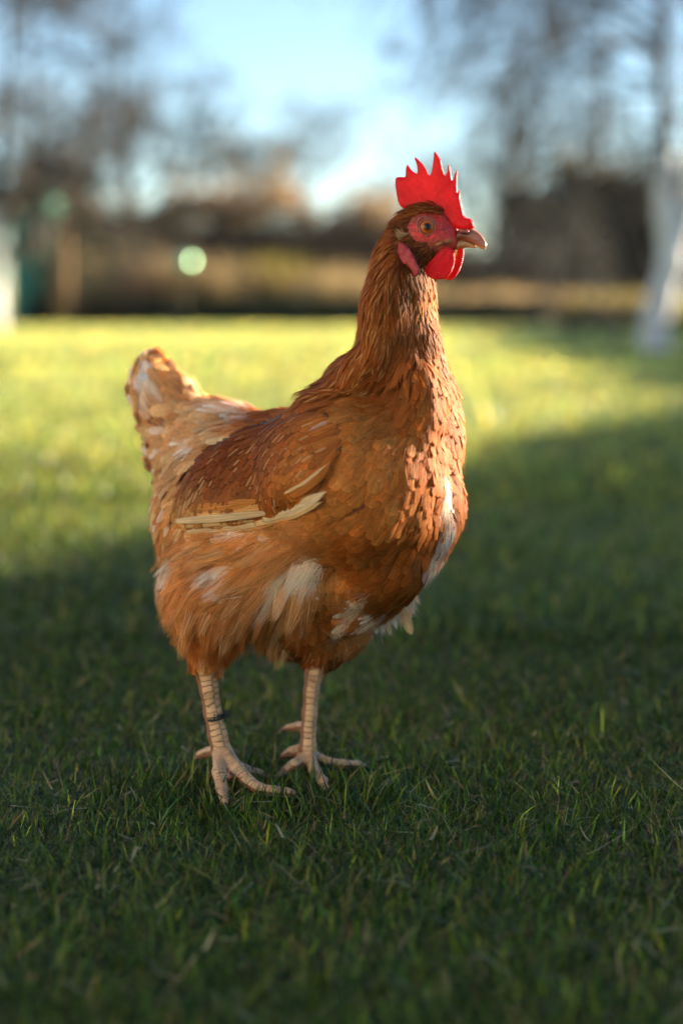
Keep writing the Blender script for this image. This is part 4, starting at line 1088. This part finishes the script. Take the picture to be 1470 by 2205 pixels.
def march(bvh, p, n, d, L, rows, off0, off1, stiff=0.0, curl=0.0):
    """centre line that follows the surface from p along d"""
    pts, nr, bn = [], [], []
    step = L / (rows - 1); q = p.copy(); nn = n.copy(); dd = d.copy()
    for i in range(rows):
        v = i / (rows - 1)
        dd = (dd - nn * dd.dot(nn)); dd.normalize()
        b = nn.cross(dd); off = off0 + (off1 - off0) * (v ** 0.8)
        pts.append(q + nn * off); nr.append(nn.copy()); bn.append(b)
        nq = q + dd * step
        loc, ln, _, _ = bvh.find_nearest(nq)
        if loc is None: q = nq; continue
        nx_ = loc.lerp(nq, stiff)
        nn = (nn * 0.35 + ln * 0.65).normalized() if stiff < 0.5 else (nn * 0.7 + ln * 0.3).normalized()
        mv = nx_ - q
        if mv.length > 1e-6: dd = (dd * 0.4 + mv.normalized() * 0.6)
        if curl: dd = dd + b * curl
        q = nx_
    return pts, nr, bn

# sample the body surface
pol = np.array([list(p.vertices) if len(p.vertices) == 4 else list(p.vertices) + [p.vertices[2]] for p in body_me.polygons])
A, B, Cc, Dd = (co[pol[:, i]] for i in range(4))
area = np.linalg.norm(np.cross(Cc - A, Dd - B), axis=1) / 2
fn = np.cross(Cc - A, Dd - B); fn /= np.maximum(np.linalg.norm(fn, axis=1)[:, None], 1e-12)
cen = (A + B + Cc + Dd) / 4
polleg = isleg[pol[:, 0]]
okf = (~polleg) & (cen[:, 2] > 0.075)
prob = np.where(okf, area, 0); prob /= prob.sum()
def face_skin(x, y, ny):
    """bare red face, comb base, beak root"""
    if y > 560 or x < 862: return False
    return ((x - 919) / 40) ** 2 + ((y - 489) / 32) ** 2 < 1 or (x > 925 and y > 462 and y < 535) or (x > 905 and 480 < y < 520)
WING_OL = [(726, 905), (742, 940), (738, 975), (718, 1010), (690, 1055), (640, 1090), (560, 1115), (470, 1132), (385, 1140), (362, 1122), (375, 1065), (410, 1005), (470, 950), (530, 922), (600, 895), (660, 880), (700, 885)]
def poly_in(pt, ol):
    c = False; x, y = pt
    for i in range(len(ol)):
        (ax_, ay_), (bx_, by_) = ol[i], ol[i - 1]
        if (ay_ > y) != (by_ > y) and x < (bx_ - ax_) * (y - ay_) / (by_ - ay_) + ax_: c = not c
    return c
class Grid:
    def __init__(s, cell): s.c = cell; s.g = {}
    def near(s, p, r):
        k = tuple(int(math.floor(v / s.c)) for v in p); n = int(r / s.c) + 1
        for a in range(-n, n + 1):
            for b in range(-n, n + 1):
                for c in range(-n, n + 1):
                    for q in s.g.get((k[0] + a, k[1] + b, k[2] + c), ()):
                        if (q[0] - p[0]) ** 2 + (q[1] - p[1]) ** 2 + (q[2] - p[2]) ** 2 < r * r: return True
        return False
    def put(s, p): s.g.setdefault(tuple(int(math.floor(v / s.c)) for v in p), []).append(tuple(p))
FE = {0: Feathers(), 1: Feathers(), 2: Feathers(), 3: Feathers()}
grid = Grid(0.004)
N = 90000
pick = rng.choice(len(pol), N, p=prob); ru = rng.random((N, 2))
pp = A[pick] * ((1 - ru[:, :1]) * (1 - ru[:, 1:])) + B[pick] * (ru[:, :1] * (1 - ru[:, 1:])) + Cc[pick] * (ru[:, :1] * ru[:, 1:]) + Dd[pick] * ((1 - ru[:, :1]) * ru[:, 1:])
pxy = to_px(pp)
def vary(c, amt=0.22):
    k = max(0.35, random.gauss(1, amt)); h = random.gauss(0, 0.08)
    return (min(.9, c[0] * k), min(.9, c[1] * k * (1 + h)), min(.9, c[2] * k * (1 + 2 * h)))
cnt = 0
for i in range(N):
    x, y = pxy[i]; n = Vector(fn[pick[i]]); p = Vector(pp[i])
    facing = n.dot(CAMP - p) > 0
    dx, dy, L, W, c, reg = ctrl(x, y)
    if face_skin(x, y, n.y): continue
    if facing and poly_in((x, y), WING_OL) and x > 400: continue
    if reg == 0: W *= 1.08
    sp = W * (0.50 if reg != 2 else 0.38) * S
    if reg == 1: sp = W * 0.62 * S
    if 470 < y < 575 and 855 < x < 950: sp = 2.4 * S
    if grid.near(p, sp): continue
    grid.put(p)
    if 470 < y < 575 and 855 < x < 950 and facing:
        L, W = 20, 7; dx, dy = (-.8, .55); c = np.array(rgb(130, 72, 36)) * random.uniform(0.45, 1.1); sp = 2.4 * S
    d = px_dir(p, dx, dy)
    if not facing and reg == 0: d = (d * 0.5 + Vector((-HX, -HY, -0.5)) * 0.5).normalized()
    jt = 0.055 if reg == 0 else 0.10
    jit = Vector((random.gauss(0, jt), random.gauss(0, jt), random.gauss(0, jt)))
    d = (d + jit); d = d - n * d.dot(n)
    if d.length < 0.15: continue
    d.normalize()
    col = np.array(c)
    # colour bleed: blend in the whites by where the TIP of the feather lands
    tx, ty = x + dx * L * 0.6, y + dy * L * 0.6
    wv = in_white(tx, ty) if facing else -1
    wv = max(0, min(1, wv * 2.5 + random.gauss(0, 0.15))) if wv > 0 else 0
    if wv == 0 and reg in (2, 3) and random.random() < 0.06: wv = 0.4
    if reg == 3 and random.random() < 0.3: col = col * 0.4 + np.array(PB) * 0.6
    if reg == 3 and tx < 330 and random.random() < 0.35: wv = max(wv, 0.6)
    col = np.array(col) * (1 + 0.30 * mn.noise(p * 38) + 0.2 * mn.noise(p * 95)); col = vary(col, 0.08); col = tuple(np.array(col) * (1 - wv) + np.array(WH) * (0.72 if x > 890 else 1) * wv)  # whites on the right breast dimmed to offset the sun there
    Lm = L * S * random.uniform(0.85, 1.2); Wm = W * S * (0.5 - 0.24 * wv - (0.08 if reg == 2 else 0)) * random.uniform(0.85, 1.15)
    if reg == 1:
        stk = 0.0
        if x < 850 and random.random() < (0.75 if y < 770 else 0.5): stk = random.uniform(0.4, 0.95)
        if x > 905: stk = random.uniform(0, 0.6)
        cape = max(0.0, min(1.0, (y - 730) / 60)) * (1 if x < 900 else 0)
        pts, nr, bn = march(BVH, p, n, d, Lm, 7, 0.0006, random.uniform(0.0022, 0.0042) + 0.004 * cape, 0.1, random.gauss(0, 0.03))
        FE[1].add(pts, nr, bn, Wm, prof_hackle, col, random.random(), stk, 0.35)
    elif reg == 0:
        stk = 0.0
        pts, nr, bn = march(BVH, p, n, d, Lm, 8, -0.0002, random.uniform(0.0020, 0.0042), 0.12, random.gauss(0, 0.03))
        FE[0].add(pts, nr, bn, Wm, prof_body, col, random.random(), stk, 0.24)
    elif reg == 3:
        pts, nr, bn = march(BVH, p, n, d, Lm, 7, -0.0003, random.uniform(0.002, 0.006), 0.3 if x > 400 else 0.75, random.gauss(0, 0.03))
        FE[3].add(pts, nr, bn, Wm, prof_body, col, random.random(), 0, 0.25)
    else:
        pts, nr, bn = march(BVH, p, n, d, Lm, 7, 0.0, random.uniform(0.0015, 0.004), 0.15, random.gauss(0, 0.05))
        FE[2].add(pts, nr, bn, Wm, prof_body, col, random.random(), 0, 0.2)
    cnt += 1
print('feathers', cnt)

# downy strands over thigh, belly, neck front and every pale patch
DN = Feathers()
N2 = 105000
pick = rng.choice(len(pol), N2, p=prob); ru = rng.random((N2, 2))
pp = A[pick] * ((1 - ru[:, :1]) * (1 - ru[:, 1:])) + B[pick] * (ru[:, :1] * (1 - ru[:, 1:])) + Cc[pick] * (ru[:, :1] * ru[:, 1:]) + Dd[pick] * ((1 - ru[:, :1]) * ru[:, 1:])
pxy = to_px(pp)
nd = 0
for i in range(N2):
    x, y = pxy[i]; n = Vector(fn[pick[i]]); p = Vector(pp[i])
    toward = n.dot((CAMP - p).normalized())
    if toward < -0.35: continue
    dx, dy, L, W, c, reg = ctrl(x, y)
    wv = in_white(x + dx * L * 0.35, y + dy * L * 0.35) if toward > -0.1 else -1
    headf = y < 500 and x > 850
    inface = face_skin(x, y, 0)
    if inface:
        if random.random() > 0.35 or ((x - 919) ** 2 + (y - 489) ** 2) ** 0.5 < 26 or x > 975: continue
        c = np.array(rgb(196, 130, 100)) if y < 515 else np.array(rgb(150, 96, 60)); Lm = random.uniform(4, 8) * S; dx, dy = -0.8, 0.35; lift = 0.0006
    else:
        keep = {0: 0.13, 1: 0.22, 2: 1.0, 3: 0.25}[reg]
        if wv > 0: keep = 1.0
        if poly_in((x, y), WING_OL): continue
        if random.random() > keep: continue
        Lm = L * S * random.uniform(0.35, 0.85); lift = random.uniform(0.002, 0.0062)
    wv = max(0, min(1, wv * 3 + random.gauss(0, 0.2))) if wv > 0 else 0
    d = px_dir(p, dx, dy) + Vector((random.gauss(0, .14), random.gauss(0, .14), random.gauss(0, .14)))
    d = d - n * d.dot(n)
    if d.length < 0.1: continue
    d.normalize()
    col = vary(np.array(c) * (1 + 0.3 * mn.noise(p * 38)), 0.18); col = tuple(np.array(col) * (1 - wv) + np.array(WH) * wv)
    pts, nr, bn = march(BVH, p, n, d, Lm, 4, 0.0016 if not inface else 0.0001, lift, 0.35)
    DN.strand(pts, bn[0], random.uniform(0.00010, 0.00022), col, random.random(), nr); nd += 1
print('strands', nd)

# ---- wing: its own curved shell over the flank, then rows of coverts and flight feathers
def rimd(x, y, ol):
    m = 1e9; p = Vector((x, y))
    for i in range(len(ol)):
        a, b = Vector(ol[i]), Vector(ol[i - 1]); ab = b - a; u = max(0, min(1, (p - a).dot(ab) / ab.length_squared)); m = min(m, (p - a - ab * u).length)
    return m
def wing_surface():
    ol = WING_OL
    xs_ = np.arange(350, 750, 7.0); ys_ = np.arange(870, 1150, 7.0)
    key = {}; V = []; 
    for yi, yy in enumerate(ys_):
        for xi, xx in enumerate(xs_):
            if not poly_in((xx, yy), ol): continue
            r = rimd(xx, yy, ol); h = hit(xx, yy)
            if h[0] is None:
                continue
            u = min(1, r / 46); off = 0.001 + 0.0085 * math.sqrt(1 - (1 - u) ** 2) * (1 - 0.72 * max(0, min(1, (xx - 600) / 110)))
            key[(xi, yi)] = len(V); V.append(h[0] + (CAMP - h[0]).normalized() * off * 0.75 + h[1] * off * 0.4)
    for it in range(6):          # relax
        W2 = list(V)
        for (a, b), i in key.items():
            nb_ = [key[k] for k in ((a + 1, b), (a - 1, b), (a, b + 1), (a, b - 1)) if k in key]
            if len(nb_) == 4: W2[i] = V[i] * 0.4 + sum((V[j] for j in nb_), Vector()) * 0.15
        V = W2
    Fc = [(key[(a, b)], key[(a, b + 1)], key[(a + 1, b + 1)], key[(a + 1, b)]) for (a, b) in key if all(k in key for k in ((a + 1, b), (a, b + 1), (a + 1, b + 1)))]
    return V, Fc
wV, wF = wing_surface()
M_under = mat_simple('feather_base', (0.14, 0.05, 0.014), (0.2, 0.075, 0.02), 300, 0.8)
wing = new_mesh('wing', [tuple(v) for v in wV], wF, M_under)
sol = wing.modifiers.new('s', 'SOLIDIFY'); sol.thickness = 0.003; sol.offset = 1 if wing.data.polygons[0].normal.dot(CAMP - wV[0]) < 0 else -1
keep_world(wing, hen)
WB = BVHTree.FromPolygons(wV, wF)
WC = [(710, 905, -.95, .3, 60, 22, RU), (640, 900, -.9, .42, 66, 18, DK), (560, 925, -.85, .55, 66, 18, DK), (480, 965, -.75, .7, 66, 18, DK), (420, 1020, -.55, .85, 66, 20, DK), (385, 1080, -.35, 1, 60, 26, OR),
      (700, 950, -.85, .6, 60, 22, RU), (640, 960, -.7, .72, 64, 20, RU), (560, 990, -.6, .8, 66, 20, DK), (480, 1030, -.5, .85, 70, 20, DK), (690, 1000, -.7, .7, 60, 24, OR), (620, 1030, -.55, .8, 66, 24, RU), (540, 1060, -.45, .85, 66, 28, RU), (440, 1085, -.7, .6, 70, 28, BF), (400, 1120, -.95, .3, 70, 24, BF)]
wp = np.array([(c[0], c[1]) for c in WC], float)
FW = Feathers(); gw = Grid(0.004)
def wctrl(x, y):
    d2 = ((wp - (x, y)) ** 2).sum(1); w_ = np.exp(-d2 / (2 * 40 ** 2)) + 1e-9; w_ /= w_.sum(); o = np.zeros(7)
    for i in range(len(WC)):
        q = WC[i]; o += w_[i] * np.array([q[2], q[3], q[4], q[5], *q[6]])
    return o
cand = []
for i in range(9000):
    x, y = random.uniform(360, 745), random.uniform(880, 1135)
    if not poly_in((x, y), WING_OL) or rimd(x, y, WING_OL) < 5: continue
    h = hit(x, y, WB)
    if h[0] is None or y > 1088: continue
    dx, dy, L, W, *c = wctrl(x, y)
    if not poly_in((x + dx * L * .55, y + dy * L * .55), WING_OL): 
        if y > 1020: continue
    if gw.near(h[0], W * S * 0.42): continue
    gw.put(h[0]); cand.append((x, y, h[0], h[1], dx, dy, L, W, c))
for x, y, p, n, dx, dy, L, W, c in cand:
    if n.dot(CAMP - p) < 0: n = -n
    d = px_dir(p, dx, dy) + Vector((random.gauss(0, .05), 0, random.gauss(0, .05))); d = d - n * d.dot(n); d.normalize()
    pts, nr, bn = march(WB, p, n, d, L * S * random.uniform(.9, 1.15), 8, 0.0004, random.uniform(0.0022, 0.0038), 0.2)
    nr = [q if q.dot(CAMP - p) > 0 else -q for q in nr]
    wv = 0.35 if ((x - 714) ** 2 + ((y - 905) * 1.6) ** 2 < 60) else 0
    col = vary(c, 0.17); col = tuple(np.array(col) * (1 - wv * .8) + np.array(WH) * wv * .8)
    FW.add(pts, nr, bn, W * S * 0.54, prof_body, col, random.random(), 0.6 if random.random() < 0.16 else 0.0, 0.3)
def path_feather(FF, pth, Wpx, col, lift, prof=prof_flight, cup=0.3, bvh=None, stk=0.0, rows=20, edge=None):
    """a long feather laid along a picture path over the wing or body"""
    pth = [Vector(q) for q in pth]
    seg = [(b - a).length for a, b in zip(pth[:-1], pth[1:])]; tot = sum(seg)
    pts, nr, bn = [], [], []
    for i in range(rows):
        s_ = tot * i / (rows - 1); k = 0
        while k < len(seg) - 1 and s_ > seg[k]: s_ -= seg[k]; k += 1
        q = pth[k].lerp(pth[k + 1], min(1, s_ / seg[k]))
        best_ = None
        for bb in (WB, BVH):
            h = hit(q.x, q.y, bb)
            if h[0] is not None and (best_ is None or (h[0] - CAMP).length < (best_[0] - CAMP).length): best_ = h
        if best_ is None: continue
        n = best_[1] if best_[1].dot(CAMP - best_[0]) > 0 else -best_[1]
        n = (n + (CAMP - best_[0]).normalized() * 0.8).normalized()
        pts.append(best_[0] + (CAMP - best_[0]).normalized() * lift); nr.append(n)
    for it in range(3):
        pts = [pts[0]] + [(pts[i - 1] + pts[i] * 2 + pts[i + 1]) / 4 for i in range(1, len(pts) - 1)] + [pts[-1]]
        nr = [nr[0]] + [(nr[i - 1] + nr[i] * 2 + nr[i + 1]).normalized() for i in range(1, len(nr) - 1)] + [nr[-1]]
    for i in range(len(pts)):
        a = pts[max(0, i - 1)]; b = pts[min(len(pts) - 1, i + 1)]; d = (b - a).normalized(); bn.append(nr[i].cross(d).normalized())
    FF.add(pts, nr, bn, Wpx * S * 0.5, prof, col, random.random(), stk, cup)
CR = (0.80, 0.62, 0.38); CR2 = (0.72, 0.50, 0.26)
CR = (0.68, 0.50, 0.29); CR2 = (0.66, 0.42, 0.19)
for pth, W, col, lift in [
    ([(610, 1084), (500, 1106), (362, 1108)], 26, BF, 0.0006), ([(565, 1076), (470, 1092), (366, 1098)], 24, OR, 0.0008),
    ([(690, 1090), (560, 1134), (396, 1152)], 16, BF, 0.0004), ([(650, 1100), (530, 1132), (382, 1146)], 19, CR, 0.0016), ([(620, 1104), (500, 1124), (364, 1136)], 15, CR2, 0.0034), ([(600, 1102), (480, 1116), (362, 1124)], 20, CR, 0.0048),
    ([(694, 1080), (625, 1112), (540, 1130)], 18, CR2, 0.0046), ([(702, 1058), (645, 1092), (556, 1120)], 28, CR, 0.0060),
    ([(712, 992), (672, 1034), (618, 1074)], 30, (.46, .15, .028), 0.0045), ([(703, 1000), (655, 1040), (606, 1066)], 8, PB, 0.0052), ([(722, 965), (694, 1018), (640, 1066)], 28, RU, 0.0030)]:
    path_feather(FW, pth, W, col, lift * 1.1 + 0.0038)
FW.build('coverts', M_wg, wing).matrix_parent_inverse = Matrix.Identity(4)
TF = Feathers()
def free_feather(FF, a, b, Ya, Yb, Wpx, col, sag=0.0, prof=prof_body):
    pa, pb = P(a[0], a[1], Ya), P(b[0], b[1], Yb); n = (CAMP - pa).normalized(); pts = []
    for i in range(9):
        u = i / 8; q = pa.lerp(pb, u) + Vector((0, 0, sag * S * math.sin(u * math.pi))); pts.append(q)
    d = (pb - pa).normalized(); n2_ = (n + Vector((0.5, 0, 0.3))).normalized(); FF.add(pts, [n2_] * 9, [n.cross(d).normalized()] * 9, Wpx * S * 0.5, prof, col, random.random(), 0, 0.2)
for k in range(26):
    x0_ = random.uniform(800, 880); y0_ = 1250 + (880 - x0_) * 0.55 + random.uniform(-8, 12); u = random.uniform(-12, 14)
    c_ = WH if random.random() < 0.6 else PB
    free_feather(TF, (x0_, y0_), (x0_ + 18 + u, y0_ + random.uniform(46, 78)), 1.215 + random.uniform(-.01, .01), 1.222, random.uniform(10, 20), vary(c_, .1))
free_feather(TF, (862, 1300), (886, 1366), 1.21, 1.215, 22, PB)
for k in range(420):
    x0_ = random.uniform(800, 885); y0_ = 1262 + (880 - x0_) * 0.55 + random.uniform(-10, 26); pa = P(x0_, y0_, 1.212); pb = P(x0_ + random.uniform(0, 26), y0_ + random.uniform(24, 62), 1.215)
    TF.strand([pa, pa.lerp(pb, .5) + Vector((random.gauss(0, .001), 0, 0)), pb], Vector((1, 0, 0)), 0.00016, vary(WH, .08), random.random(), [Vector((0, -1, 0))] * 3)
# shaggy fringe and long downy locks over thigh and belly
def lock(FF, x, y, dx, dy, Lp, n, col, spread, Yo=None):
    h = hit(x, y)
    if h[0] is None: return
    p0 = h[0]; nn0 = h[1]; d0 = px_dir(p0, dx, dy); tip = p0 + d0 * Lp * S + nn0 * 0.004
    q, qn, _, _ = BVH.find_nearest(tip)
    if (tip - q).dot(qn) < 0.003: tip = q + qn * random.uniform(0.003, 0.006)
    sd = nn0.cross(d0).normalized()
    for k in range(n):
        u = random.gauss(0, 1); st_ = p0 + sd * (u * spread * S) + nn0 * random.uniform(0.001, 0.003); en = tip + sd * (u * spread * S * 0.35) - d0 * random.random() * Lp * S * 0.3 + nn0 * random.gauss(0, .0008)
        mid = st_.lerp(en, 0.5)
        q, qn, _, _ = BVH.find_nearest(mid)
        if (mid - q).dot(qn) < 0.003: mid = q + qn * 0.0035
        m1_ = (st_ + mid) / 2 + nn0 * 0.0006; m2_ = (mid + en) / 2 + nn0 * 0.0004
        FF.strand([st_, m1_, mid, m2_, en], sd, random.uniform(0.00011, 0.0002), vary(col, .14), random.random(), [nn0] * 5)
LK = Feathers()
for k in range(230):
    x0_, y0_ = random.uniform(345, 690), random.uniform(1170, 1420)
    if y0_ > 1330 and x0_ > 620: continue
    dx, dy, L, W, c, reg = ctrl(x0_, y0_)
    if reg != 2: continue
    wv = in_white(x0_ + dx * 40, y0_ + dy * 40); c = np.array(c) * random.uniform(0.7, 1.25)
    if wv > 0: c = np.array(WH)
    elif random.random() < 0.25: c = np.array(PB)
    lock(LK, x0_, y0_, dx + random.gauss(0, .12), dy + random.gauss(0, .12), random.uniform(52, 92) * (0.6 if x0_ < 400 else 1) * (0.55 if y0_ > 1335 else 1), 26, tuple(np.minimum(c, .9)), random.uniform(7, 13))
FR = [(342, 1180, -.25, 1), (336, 1230, -.15, 1), (336, 1280, -.1, 1), (340, 1330, 0, 1), (362, 1368, .1, 1), (385, 1400, .15, 1), (415, 1425, .15, 1), (450, 1440, 0, 1), (480, 1432, -.2, 1), (505, 1415, -.3, 1), (540, 1412, -.2, 1), (580, 1415, -.1, 1), (620, 1415, 0, 1), (655, 1425, 0, 1), (690, 1450, 0, 1), (730, 1425, -.2, 1), (770, 1390, -.4, 1), (805, 1362, -.5, 1), (835, 1335, -.5, 1)]
for k in range(2600):
    i_ = random.random() * (len(FR) - 1); a_ = FR[int(i_)]; b_ = FR[int(i_) + 1]; u = i_ - int(i_)
    fx_, fy_ = a_[0] + (b_[0] - a_[0]) * u, a_[1] + (b_[1] - a_[1]) * u; dx, dy = a_[2] + (b_[2] - a_[2]) * u, a_[3]
    cl = math.sin(i_ * 9) * 0.5 + math.sin(i_ * 23 + 1) * 0.5         # clumps
    inn = random.uniform(10, 34); L_ = random.uniform(4, 14) + 6 * cl
    cxm, cym = (530, 1290) if fx_ < 640 else (730, 1330)
    vx, vy = cxm - fx_, cym - fy_; vn = math.hypot(vx, vy); sx_, sy_ = fx_ + vx / vn * inn, fy_ + vy / vn * inn
    h = hit(sx_, sy_)
    if h[0] is None: continue
    p0 = h[0] + (CAMP - h[0]).normalized() * 0.001
    en = P(fx_ + dx * L_ + random.gauss(0, 4), fy_ + dy * L_ * .8 + random.gauss(0, 3), p0.y + random.gauss(0.012, 0.008)); mid = p0.lerp(en, .5) + h[1] * 0.002
    c = ctrl(fx_, fy_ - 12)[4] * random.uniform(.75, 1.3)
    if random.random() < .2: c = np.array(PB)
    LK.strand([p0, p0.lerp(mid, .5) + h[1] * .001, mid, mid.lerp(en, .5), en], Vector((1, 0, 0)), random.uniform(0.00012, 0.0002), tuple(np.minimum(c, .9)), random.random(), [h[1]] * 5)
LK.build('down_locks', M_fs, hen)
TF.build('belly_tuft', M_fs, hen)
ET = Feathers(); eh = hit(868, 508)[0]
for k in range(60):
    a_ = (872 + random.gauss(0, 5), 512 + random.gauss(0, 5)); b_ = (856 + random.gauss(0, 4), 501 + random.gauss(0, 5))
    pa = P(*a_, eh.y - 0.001); pb = P(*b_, eh.y - 0.003 - random.random() * .002); ET.strand([pa, pa.lerp(pb, .5), pb], Vector((.4, 0, .9)), 0.00025, vary((.55, .38, .2), .15), random.random(), [Vector((0, -1, 0))] * 3)
ET.build('ear_tuft', M_fs, hen)
TT = Feathers()
for (cx_, cy_, ax_, ay_) in [(300, 790, -.5, -1), (325, 775, -.1, -1), (350, 780, .25, -1), (292, 825, -1, -.5), (290, 860, -1, .1), (300, 900, -1, .2), (304, 940, -1, .3), (308, 980, -1, .5), (318, 1020, -1, .6), (330, 1060, -1, .9), (345, 1100, -.7, 1), (372, 800, .3, -1), (395, 835, .2, -1)] * 2:
    cx_ += random.gauss(0, 6); cy_ += random.gauss(0, 9); L_ = random.uniform(0.8, 1.2)
    n_ = math.hypot(ax_, ay_); ax_, ay_ = ax_ / n_, ay_ / n_
    Yt = 1.318 - random.uniform(0, .012)
    free_feather(TT, (cx_ - ax_ * 62 * L_, cy_ - ay_ * 62 * L_), (cx_ + ax_ * random.uniform(-4, 8), cy_ + ay_ * random.uniform(-4, 8)), Yt, Yt, random.uniform(26, 40), vary(PB if random.random() < .6 else WH, .08))
TT.build('tail_tips', M_fe, hen)
for nm, k, m_ in (('plumage', 0, M_fe), ('neck_hackle', 1, M_hk), ('thigh_feathers', 2, M_fe), ('tail', 3, M_fe)): FE[k].build(nm, m_, hen)
DN.build('down', M_fs, hen)

# dark string wound round the near shank
t = NT('string'); M_str = t.done(t.pbr(rgb(30, 44, 44), 0.7))
def tube(pts, r, K=6, taper=None):
    V = []; n = len(pts)
    for i in range(n):
        a = pts[max(0, i - 1)]; b = pts[min(n - 1, i + 1)]; d = (b - a).normalized()
        s1 = d.orthogonal().normalized() if i == 0 else (s1 - d * s1.dot(d)).normalized(); s2 = d.cross(s1)
        rr_ = r * (taper(i / (n - 1)) if taper else 1)
        for j in range(K):
            an_ = 2 * math.pi * j / K; V.append(pts[i] + (s1 * math.cos(an_) + s2 * math.sin(an_)) * rr_)
    Fc = [(i * K + j, i * K + (j + 1) % K, (i + 1) * K + (j + 1) % K, (i + 1) * K + j) for i in range(n - 1) for j in range(K)]
    return V, Fc
SV, SF = [], []
cs = P(463, 1543, YN); upv = Vector((-0.22, 0, 1)).normalized()
for k in range(8):
    tilt = random.gauss(0, 0.25); ph = random.uniform(0, 6.28); hz = random.gauss(0, 3.0) * S; rad = 21.5 * S
    pts = []
    for i in range(40):
        a = ph + 2 * math.pi * 1.15 * i / 39
        rr_ = rad * (1 + 0.10 * math.sin(3 * a + k) + (0.55 * (max(0, i - 33) / 6) if k % 2 else 0) + 0.08 * random.random() * 0)
        pts.append(cs + Vector((math.cos(a) * rr_, math.sin(a) * rr_, hz + math.sin(a + k) * tilt * rr_ * 1.2 - math.cos(a) * rr_ * -0.15)))
    v, f = tube(pts, 0.00033); o_ = len(SV); SV += v; SF += [tuple(i + o_ for i in q) for q in f]
for k in range(9):
    a = random.uniform(0, 6.28); st_ = cs + Vector((math.cos(a), math.sin(a), random.gauss(0, .3))) * 21.5 * S
    pts = [st_ + Vector((math.cos(a) * i * 1.6 + math.sin(k + i), -abs(math.sin(a)) * i, math.sin(k * 2 + i * .8) * 2 - i * .6)) * S * 1.3 for i in range(9)]
    v, f = tube(pts, 0.00026); o_ = len(SV); SV += v; SF += [tuple(i + o_ for i in q) for q in f]
st = new_mesh('string', [tuple(v) for v in SV], SF, M_str)
tag(st, "tangled dark string wound round the hen's near leg", 'string')
